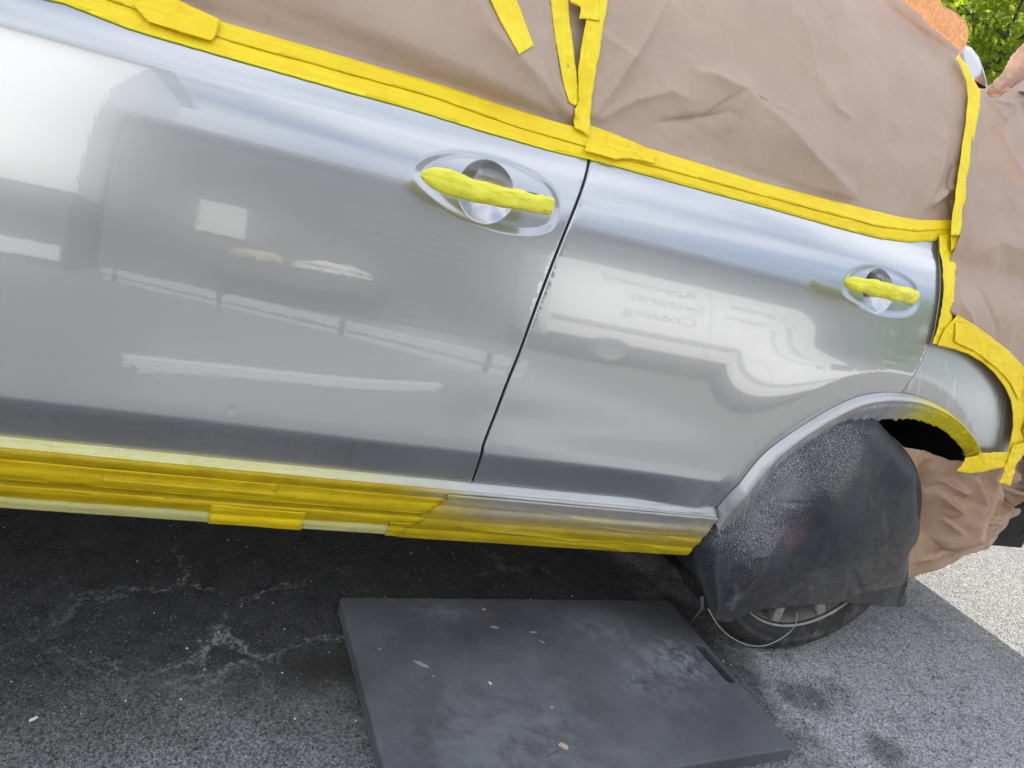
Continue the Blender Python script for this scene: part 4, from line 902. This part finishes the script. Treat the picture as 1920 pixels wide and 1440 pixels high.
# ------------------------------------------------------------------ rubber kneeling board
def board_mat():
    n = N('board_rubber'); X = n.sep()
    big = n.noise(4, 7, .66, dist=.15); cl = n.noise(2.2, 4, .6)
    c = n.mix(n.step(big, .3, .7), (.058, .061, .070), (.118, .122, .138))
    c = n.mix(n.math('MULTIPLY', n.step(cl, .45, .7), .5), c, (.050, .050, .058))
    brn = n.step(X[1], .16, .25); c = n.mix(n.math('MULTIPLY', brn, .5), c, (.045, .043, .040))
    # chalky rubs
    def rub(x, y, r0, r1, sx, sy, a, s=30): return n.math('MULTIPLY', n.math('MULTIPLY', n.around(x, y, .03, r0, r1, sx, sy, .1, wob=.08), n.step(n.noise(s, 6, .75, dist=.3), .40, .62)), a)
    rb = rub(.42, .07, .0, .16, .9, 1.6, .5)
    for q in (rub(.58, -.04, .01, .13, 1, 1, .8, 40), rub(.52, -.06, .01, .16, 1.2, .8, .5, 24), rub(.04, .12, .0, .10, .8, 1.6, .4), rub(.44, -.10, .0, .10, 1.3, .8, .5), rub(.1, -.25, 0, .3, .8, 1, .35, 12)): rb = n.math('MAXIMUM', rb, q)
    c = n.mix(n.math('MULTIPLY', rb, .75), c, (.30, .315, .35))
    # sweeping scuff arcs and scratches
    ring = n.t.nodes.new('ShaderNodeVectorMath'); ring.operation = 'DISTANCE'; n.link(n.co, ring.inputs[0]); ring.inputs[1].default_value = (.22, -.18, .03)
    rr_ = n.math('ADD', ring.outputs['Value'], n.math('MULTIPLY', n.noise(6, 3), .03))
    arcs = n.math('MULTIPLY', n.step(n.noise(1, 2, .5, v=None), .0, 1.0), 1.0)
    cx = n.t.nodes.new('ShaderNodeCombineXYZ'); n.link(rr_, cx.inputs[0]); nr = n.t.nodes.new('ShaderNodeTexNoise'); n.link(cx.outputs[0], nr.inputs['Vector']); nr.inputs['Scale'].default_value = 70; nr.inputs['Detail'].default_value = 4; nr.inputs['Roughness'].default_value = .7
    ar = n.math('MULTIPLY', n.step(nr.outputs[0], .54, .66), n.step(n.noise(7, 4), .48, .62)); c = n.mix(n.math('MULTIPLY', ar, .12), c, (.2, .21, .24))
    sc = n.noise(1, 3, .7, v=n.map((9, 230, 1), (0, 0, .5)), dist=.4); scm = n.math('MULTIPLY', n.step(sc, .62, .72), n.step(n.noise(9, 3), .5, .64)); c = n.mix(n.math('MULTIPLY', scm, .5), c, (.26, .27, .3))
    sp = n.step(n.vor(75), .055, .03); c = n.mix(n.math('MULTIPLY', sp, .8), c, (.38, .38, .38)); dk = n.step(n.vor(21), .04, .02); c = n.mix(dk, c, (.012, .012, .014))
    n.set(Base_Color=c, Roughness=n.math('ADD', .52, n.math('MULTIPLY', big, .22)), Specular_IOR_Level=.4)
    b1 = n.bump(n.noise(320, 4, .6), .0006, .5); b2 = n.bump(n.noise(14, 4, .6), .003, .4, n0=b1); n.bump(n.math('MAXIMUM', scm, ar), .0006, .4, n0=b2)
    return n.m
M_board = board_mat()
def board():
    TH = .030; P = resample(smooth_path(np.array(BRD)[::-1], 1, True), .03)
    # rounded corners
    def rc(P, r=.012, n=4):
        P = np.asarray(P); out = []
        for i in range(len(P)):
            a, b, c = P[i-1], P[i], P[(i+1) % len(P)]; u = (a-b)/np.linalg.norm(a-b); v = (c-b)/np.linalg.norm(c-b)
            for k in range(n+1):
                t = k/n; out.append((1-t)**2*(b+u*r)+2*t*(1-t)*b+t*t*(b+v*r))
        return np.array(out)
    out = resample(rc(BRD[::-1]), .03)
    a = np.array([.674, .004]); b = np.array([.682, -.104]); dv = (b-a)/np.linalg.norm(b-a); nv = np.array([-dv[1], dv[0]]); R = .0125
    sl_ = [a+R*(math.cos(t)*nv-math.sin(t)*dv) for t in np.linspace(0, math.pi, 8)]+[b-R*(math.cos(t)*nv-math.sin(t)*dv) for t in np.linspace(0, math.pi, 8)]
    sl_ = np.array(sl_)
    V2 = np.vstack([out, sl_]); E = [(i, (i+1) % len(out)) for i in range(len(out))]+[(len(out)+i, len(out)+(i+1) % len(sl_)) for i in range(len(sl_))]
    vo, _, fo, _, _, _ = delaunay_2d_cdt([Vector(v) for v in V2], E, [], 0, 1e-7); vo = np.array([[v[0], v[1]] for v in vo])
    def inset(P, d):
        t = np.roll(P, -1, 0)-np.roll(P, 1, 0); t /= np.linalg.norm(t, axis=1)[:, None]; c = P.mean(0); n = np.stack([-t[:, 1], t[:, 0]], -1)
        if ((c-P)*n).sum() < 0: n = -n
        return P+n*d
    V = []; F = []; no_, ns_ = len(out), len(sl_)
    for k, (P, sg) in enumerate(((out, 1), (sl_, -1))):
        m = len(P); k0 = len(V)
        for z, d in ((.001, 0), (TH-.004, 0), (TH-.0012, .0010), (TH, .0035)): V += [(x, y, z) for x, y in inset(P, d*sg)]
        for j in range(3):
            for i in range(m): F.append([k0+j*m+i, k0+j*m+(i+1) % m, k0+(j+1)*m+(i+1) % m, k0+(j+1)*m+i])
    mp_ = [3*no_+i for i in range(no_)]+[4*no_+3*ns_+i for i in range(ns_)]
    tp2 = np.array([V[i][:2] for i in mp_]); vo, _, fo, _, _, _ = delaunay_2d_cdt([Vector(v) for v in tp2], E, [], 0, 1e-7)
    vo = np.array([[v[0], v[1]] for v in vo]); oi, si = tp2[:no_], tp2[no_:]
    for f in fo:
        c = vo[list(f)].mean(0)[None]
        if inside(c, oi)[0] and not inside(c, si)[0]: F.append([mp_[i] for i in f])
    me = mesh('kneeling_board', V, F, False); bm = bmesh.new(); bm.from_mesh(me); bmesh.ops.recalc_face_normals(bm, faces=bm.faces); bm.to_mesh(me); bm.free(); return me
o = obj('kneeling_board', board(), M_board); tag(o, 'dark grey scuffed rubber board with a hand slot, lying on the asphalt', 'board')
# bits lying on the board
def chip(name, label, px, size, m, cat, thick=.0012, ax=1.0, seed=0, rot=0.0, z=.0305, group=None):
    d = CF+(px[0]-960)/FPX*CR-(px[1]-720)/FPX*CU; t = (z-CAM[2])/d[2]; p = CAM+d*t; r = np.random.default_rng(seed); V = []; F = []; n = 11
    for j, (s, zz) in enumerate(((1, 0), (1.0, thick*.6), (.6, thick))):
        for k in range(n):
            a = 2*math.pi*k/n; q = size*s*(1+.35*math.sin(a*2+seed)+.18*math.sin(a*5+seed*2)); X_, Y_ = q*math.cos(a)*ax, q*math.sin(a)/ax
            V.append((X_*math.cos(rot)-Y_*math.sin(rot), X_*math.sin(rot)+Y_*math.cos(rot), zz))
    for j in range(2):
        for k in range(n): F.append([j*n+k, j*n+(k+1) % n, (j+1)*n+(k+1) % n, (j+1)*n+k])
    F.append([2*n+k for k in range(n)]); o = obj(name, mesh(name, V, F), m, loc=p); return tag(o, label, cat, group)
M_leaf = N('dried_leaf'); M_leaf.set(Base_Color=M_leaf.mix(M_leaf.noise(300, 3), (.28, .22, .16), (.5, .45, .38)), Roughness=.8); M_leaf = M_leaf.m
M_fleck = simple('paint_fleck', (.24, .24, .24), .7); M_tan = simple('tan_fleck', (.42, .30, .22), .8)
seed_ = chip('dried_seed', 'round tan dried seed with a thin stalk near the front edge of the board', (1056, 1400), .0075, M_leaf, 'dried seed', .005, 1.0, 3)
obj('stalk', tube_mesh('stalk', [(-.004, -.003, .002), (-.020, -.012, .0012), (-.042, -.020, .001)], [.0007, .0006, .0004], 5), simple('seed_stalk', (.10, .09, .09), .8), seed_)
FL = [((907, 1142), .0045, 2.0, M_tan, 'small tan flake near the back edge of the board'), ((927, 1176), .0065, 2.6, M_fleck, 'long pale scraped flake behind the centre of the board, slanting to the right'), ((1000, 1185), .0055, 1.8, M_fleck, 'pale smeared flake near the back centre of the board'), ((1016, 1203), .0045, 1.6, M_fleck, 'pale flake just in front of the smeared flake'),
      ((790, 1245), .0095, 2.2, M_fleck, 'pale pointed flake on the left half of the board'), ((919, 1281), .0035, 1.1, simple('white_fleck', (.7, .68, .62), .7), 'tiny white crumb in the middle of the board'), ((1035, 1326), .0045, 1.7, M_fleck, 'narrow pale flake right of the board centre'), ((712, 1217), .003, 1.2, M_fleck, 'tiny pale crumb near the left edge of the board'), ((813, 1268), .0028, 1.3, M_fleck, 'tiny pale crumb right of the pointed flake')]
for i, (px, s, ax, m, lab) in enumerate(FL): chip('paint_flake', lab, px, s, m, 'flake', .0008, math.sqrt(ax), i+5, rot=-.7+.25*(i % 3), group='flakes lying on the board')
chip('dried_flake', 'curled whitish flake on the asphalt at the lower left', (63, 1349), .0042, simple('white_flake', (.6, .58, .54), .8), 'flake', .003, 1.3, 2, .8, z=.001)

# ------------------------------------------------------------------ trees behind
def leaf_mat():
    n = N('maple_leaf'); oi = n.noise(1.6, 2); v = n.noise(23, 2)
    c = n.mix(n.step(oi, .35, .65), (.05, .09, .010), (.12, .17, .018)); c = n.mix(n.math('MULTIPLY', n.step(v, .4, .7), .5), c, (.14, .19, .02))
    n.set(Base_Color=c, Roughness=.5)
    tr = n.t.nodes.new('ShaderNodeBsdfTranslucent'); n.put(tr.inputs[0], n.mix(v, (.34, .50, .015), (.62, .70, .04)))
    mx = n.t.nodes.new('ShaderNodeMixShader'); mx.inputs[0].default_value = .5; n.link(n.b.outputs[0], mx.inputs[1]); n.link(tr.outputs[0], mx.inputs[2]); n.link(mx.outputs[0], n.out.inputs[0]); return n.m
M_leafg = leaf_mat(); M_bark = N('bark'); M_bark.set(Base_Color=M_bark.mix(M_bark.noise(12, 5), (.05, .04, .03), (.13, .11, .09)), Roughness=.9); M_bark.bump(M_bark.noise(30, 5), .03, .8); M_bark = M_bark.m
def tree(label, loc, H, R, n, seed, ls=.085, base_z=1.4, group='trees behind the cars'):
    r = np.random.default_rng(seed); t = thing('maple_tree', label, 'tree', loc, group)
    br = bmesh.new(); V = []; F = []
    def limb(p, d, L, r0, depth):
        pts = [p]; rs = [r0]; q = p.copy(); dd = d/np.linalg.norm(d)
        for k in range(5): dd = dd+r.normal(0, .13, 3)+[0, 0, .04]; dd /= np.linalg.norm(dd); q = q+dd*L/5; pts.append(q.copy()); rs.append(r0*(1-.13*(k+1)))
        tips.append(pts[-1]); tips.append(pts[3]); tips.append(pts[2]) if depth > 0 else None
        up = np.array([.3, .1, 1]); n_ = 7; k0 = len(V)
        for i, s in enumerate(pts):
            tg = pts[min(i+1, 5)]-pts[max(i-1, 0)]; tg /= np.linalg.norm(tg); a = np.cross(tg, up); a /= np.linalg.norm(a)+1e-9; b = np.cross(tg, a)
            for k in range(n_): an = 6.283*k/n_; V.append(s+rs[i]*(math.cos(an)*a+math.sin(an)*b))
        for i in range(5):
            for k in range(n_): F.append([k0+i*n_+k, k0+i*n_+(k+1) % n_, k0+(i+1)*n_+(k+1) % n_, k0+(i+1)*n_+k])
        if depth < 3:
            for k in range(3 if depth else 6):
                a = r.uniform(0, 6.28); nd = dd*.5+np.array([math.cos(a), math.sin(a), r.uniform(-.1, .55)])*.8; limb(pts[r.integers(2, 6)], nd, L*r.uniform(.5, .72), r0*.5, depth+1)
    tips = []; limb(np.zeros(3), np.array([0, 0, 1.]), H*.55, H*.022, 0)
    obj('trunk', mesh('trunk', V, F), M_bark, t)
    tp_ = np.array(tips); tp_ = tp_[tp_[:, 2] > base_z]; cen = np.array([0, 0, H*.62]); LV = []; LF = []
    outs = r.normal(0, 1, (int(n/90), 3)); outs /= np.linalg.norm(outs, axis=1)[:, None]; cl = cen+outs*np.array([R, R, H*.42])*r.uniform(.35, 1.0, (len(outs), 1))**.6
    cl = np.vstack([cl, tp_]); cl = cl[cl[:, 2] > base_z]
    LT = np.array([(0, -.5, 0), (.42, -.12, .06), (.16, .05, 0), (.30, .38, .05), (0, .55, -.04), (-.30, .38, .05), (-.16, .05, 0), (-.42, -.12, .06)])
    for i in range(n):
        c = cl[r.integers(len(cl))]+r.normal(0, .20, 3)*[1.1, 1.1, .65]; s = ls*r.uniform(.7, 1.25)
        M3 = np.linalg.qr(r.normal(0, 1, (3, 3)))[0]; M3[:, 2] = M3[:, 2]*np.sign(M3[2, 2]+1e-9); P = LT*s@M3.T+c; k = len(LV); LV += list(P); LF += [[k, k+1, k+2, k+6, k+7], [k+2, k+3, k+4, k+5, k+6]]
    obj('crown', mesh('crown', LV, LF, False), M_leafg, t)
tree('large sunlit maple tree seen above the masked roof at the upper right', (7.8, 8.6, 0), 8.2, 3.3, 21000, 3, .10)
tree('darker maple further back behind the large sunlit one', (14.5, 10.5, 0), 9.0, 3.6, 12000, 5, .13)
tree('maple tree hidden behind the car roof on the left', (1.5, 14, 0), 8.0, 3.4, 9000, 7, .13)

# parked car behind, mostly hidden by the paper; its shadow falls on the asphalt
pc = thing('parked_car', 'dark parked car glimpsed low at the right edge behind the hanging paper', 'car', (.3, .22, 0))
PX = [(2.66, .55), (2.70, .80), (2.95, .88), (3.6, .98), (4.3, 1.42), (5.4, 1.46), (6.2, 1.0), (6.75, .92), (6.82, .45)]
V = []; F = []
for k, yy in enumerate((1.18, 1.12, 1.12, 2.8, 2.8, 2.74)):
    for x, z in PX: V.append((x, yy+(.12 if z > 1.1 and k < 3 else 0)-(.12 if z > 1.1 and k > 2 else 0), z if k in (0, 5) else (min(z, .9)-.05 if k in (1, 4) else .24)))
m = len(PX)
V = []
prof = lambda x, z: [(1.16, .22), (1.10, .30), (1.08, .55), (1.12, min(z, .86)), (1.22+(.12 if z > 1.1 else 0), z), (1.93, z+.03), (2.64-(.12 if z > 1.1 else 0), z), (2.74, min(z, .86)), (2.78, .55), (2.76, .30), (2.70, .22)]
for x, z in PX:
    for y, zz in prof(x, z): V.append((x, y, zz))
q = 11; F = [[i*q+j, (i+1)*q+j, (i+1)*q+j+1, i*q+j+1] for i in range(m-1) for j in range(q-1)]; F += [list(range(q)), [(m-1)*q+j for j in range(q)][::-1]]
obj('body', mesh('body', V, F), simple('dark_car_paint', (.012, .013, .018), .3, 0, Coat_Weight=1.0), pc)
pt = lathe('tyre', [(.20, .0), (.30, .0), (.33, .03), (.33, .2), (.30, .22), (.2, .22)], 40); pr = lathe('rim', [(.0, .03), (.18, .03), (.2, .01), (.21, .02)], 40)
for x in (3.38, 5.95):
    for y, a in ((1.06, 0), (2.80, math.pi)):
        wv_ = bpy.data.objects.new('wheel', None); col.objects.link(wv_); wv_.parent = pc; wv_.location = (x, y, .33); wv_.rotation_euler = (0, 0, a)
        obj('tyre', pt, M_trim, wv_); obj('rim', pr, M_rim, wv_)

# ------------------------------------------------------------------ the yard on the camera's side (seen mirrored in the paint)
def render_wall(name, c1, c2):
    n = N(name); n.set(Base_Color=n.mix(n.step(n.noise(2.5, 6, .6), .3, .7), c1, c2), Roughness=.85); n.bump(n.noise(60, 4), .004, .4); return n.m
M_white = render_wall('white_render', (.84, .84, .83), (.88, .88, .87)); M_grey = render_wall('grey_render', (.12, .124, .127), (.17, .174, .178)); M_plinth = render_wall('plinth_grey', (.11, .113, .115), (.15, .153, .155))
M_whp = simple('white_paint', (.78, .78, .77), .35, Coat_Weight=.6); M_old = simple('weathered_white', (.66, .66, .66), .6); M_fr = simple('white_frame', (.75, .75, .74), .5)
b = thing('white_building', 'tall white rendered building across the yard, mirrored at the left of the front door', 'building')
box('wall', (-11, -12, 1.45), (-1.85, -6.0, 9.0), M_white, b); box('plinth', (-11, -12, 0), (-1.88, -6.04, 1.449), M_plinth, b); box('roof', (-11.3, -12.3, 9.0), (-1.6, -5.7, 9.25), M_plinth, b)
box('band', (-11, -6.10, .16), (-1.9, -5.98, .42), M_white, b)
for i, (x, z) in enumerate([(-5.6, 5.6), (-8.6, 5.6), (-5.6, 2.6), (-8.6, 2.6)]):
    f = box('window', (x-.6, -6.03, z-.7), (x+.6, -5.96, z+.7), M_fr, b); box('pane', (x-.52, -6.0, z-.62), (x+.52, -5.95, z+.62), M_glass, f)
g2 = thing('grey_workshop', 'low grey workshop across the yard, mirrored in the middle of the doors', 'building')
box('wall', (-1.80, -14, 0), (9.5, -7.2, 4.3), M_grey, g2); box('roof', (-1.84, -14.2, 4.3), (9.8, -6.9, 4.5), M_plinth, g2)
for x in (-.2, 4.6):
    d = box('roller_door', (x+.7, -7.22, 0), (x+3.6, -7.16, 3.0), simple('shutter_grey', (.15, .152, .155), .5), g2)
    for k in range(14): box('shutter_slat', (x+.74, -7.16, .06+k*.21), (x+3.56, -7.13, .24+k*.21), simple('shutter_slat', (.17, .172, .175), .5) if k == 0 and x < 0 else bpy.data.materials['shutter_slat'], d)
sg = box('wall_sign', (-.93, -7.16, 1.30), (-.44, -7.12, 2.06), M_fr, None, .004); tag(sg, 'small square white board fixed on the grey workshop wall', 'sign')
kb = thing('added_low_wall', 'low white wall with dark posts, added across the yard for its mirrored bands', 'wall')  # wall added for the pale bands it mirrors in the door paint
pa, pb = Vector((-1.5, -5.9, 0)), Vector((1.35, -3.1, 0)); dv = (pb-pa); L = dv.length; ang = math.atan2(dv.y, dv.x)
kb.location = pa; kb.rotation_euler = (0, 0, ang)
box('coping', (0, -.07, .10), (L, .07, .20), M_old, kb); box('lower_rail', (0, -.05, .0), (L, .05, .055), M_old, kb)
for k in range(4): box('post', (L*(.04+k*.30), .06, 0), (L*(.04+k*.30)+.035, .085, .22), M_trim, kb)
pl_ = thing('added_plank', 'white painted plank added two metres from the car for its mirrored streak', 'plank', (-.85, -1.95, 0)); pl_.rotation_euler = (0, 0, math.radians(-11))  # plank added for the pale streak it mirrors low in the front door
box('board', (0, -.05, .004), (1.45, .02, .045), M_old, pl_, .003); box('board', (.05, .05, .004), (1.40, .062, .03), M_old, pl_, .003)
# van with lettering
van = thing('white_van', 'white van with grey lettering on its side, mirrored in the rear door', 'van', (2.75, -6.2, 0))
vp = [(0.05, .42), (0, .8), (0.02, 2.45), (.10, 2.62), (3.9, 2.66), (4.35, 2.40), (4.9, 1.62), (5.55, 1.35), (5.75, .95), (5.75, .42)]
bm = bmesh.new(); f = [bm.verts.new((x, 0, z)) for x, z in vp]; k_ = [bm.verts.new((x, -1.9, z)) for x, z in vp]; bm.faces.new(f); bm.faces.new(k_[::-1])
for i in range(len(vp)): bm.faces.new((f[i], k_[i], k_[(i+1) % len(vp)], f[(i+1) % len(vp)]))
bmesh.ops.recalc_face_normals(bm, faces=bm.faces); bmesh.ops.bevel(bm, geom=list(bm.edges), offset=.05, segments=3, affect='EDGES'); obj('body', bm_mesh('body', bm, False), M_whp, van)
box('side_strip', (.1, -.01, .86), (5.6, .025, .98), simple('grey_strip', (.22, .22, .23), .5), van, .005)
box('skirt', (.1, -.02, .42), (5.6, .02, .55), M_trim, van, .005)
box('side_window', (3.85, -.01, 1.55), (4.6, .012, 2.15), M_glass, van, .003)
box('door_gap', (3.65, -.005, .6), (3.665, .004, 2.4), M_trim, van); box('door_gap', (2.3, -.005, .6), (2.312, .004, 2.5), M_trim, van)
for x in (.95, 4.75):
    wv_ = bpy.data.objects.new('wheel', None); col.objects.link(wv_); wv_.parent = van; wv_.location = (x, .03, .33); wv_.rotation_euler = (0, 0, math.pi)
    obj('tyre', pt, M_trim, wv_); obj('rim', pr, M_rim, wv_)
M_let = simple('van_lettering', (.10, .08, .09), .6)
def text(s, x, z, size, par):
    c = bpy.data.curves.new('lettering', 'FONT'); c.body = s; c.size = size; c.extrude = .002; o = bpy.data.objects.new('lettering', c); col.objects.link(o); c.materials.append(M_let)
    bpy.context.view_layer.update(); me = bpy.data.meshes.new_from_object(o.evaluated_get(bpy.context.evaluated_depsgraph_get())); bpy.data.objects.remove(o); o = obj('lettering', me, M_let)
    o.parent = par; o.rotation_euler = (math.pi/2, 0, math.pi); o.location = (x, .006, z)
text('Approved', 2.1, 2.14, .34, van); text('Systems', 2.2, 1.74, .34, van); text('Coating', 2.1, 1.34, .34, van); text('Certified', 3.55, 2.10, .26, van); text('Car Repairs', 3.6, 1.76, .22, van)
bm = bmesh.new(); bmesh.ops.create_circle(bm, segments=32, radius=.12, cap_ends=True); obj('emblem', bm_mesh('emblem', bm), M_let, van, (3.46, .008, 1.68)).rotation_euler = (-math.pi/2, 0, 0)
tree('tree beyond the white van on the camera side of the yard', (14, -10, 0), 7.5, 3.0, 7000, 11, .16, group='trees across the yard')
tree('tree standing right of the first tree across the yard', (20, -6, 0), 8, 3.0, 6000, 12, .18, group='trees across the yard')

wb = thing('workbench', 'low workbench added by the grey workshop wall to carry the mirrored heaps', 'workbench', (-.75, -6.6, 0))  # bench and its heaps added for the pale patches mirrored in the front door
box('bench_top', (0, -.3, .80), (1.9, .3, .83), M_grey, wb, .005)
for x in (.05, 1.8):
    for y in (-.26, .22): box('leg', (x, y, 0), (x+.04, y+.04, .80), M_grey, wb)
def heap(name, label, loc, sc, m, cat, seed):
    bm = bmesh.new(); bmesh.ops.create_icosphere(bm, subdivisions=4, radius=1)
    for v in bm.verts:
        k = 1+.35*(float(crumple(v.co.x+v.co.y*.4, v.co.z+seed, 1.6, seed, 3))-.5); v.co = Vector((v.co.x*sc[0]*k, v.co.y*sc[1]*k, max(v.co.z, -.3)*sc[2]*k+.25*sc[2]))
    return tag(obj(name, bm_mesh(name, bm, False), m, loc=loc), label, cat)
heap('cushion', 'cream cushion-like lump added on the workbench for its mirrored patch', (-.28, -6.55, .87), (.26, .18, .18), simple('cream_cloth', (.55, .52, .38), .9), 'cushion', 3)
heap('added_dust_sheet', 'crumpled white dust sheet added on the workbench for its mirrored patch', (.45, -6.55, .89), (.42, .2, .20), simple('white_cloth', (.78, .78, .76), .9), 'dust sheet', 6)
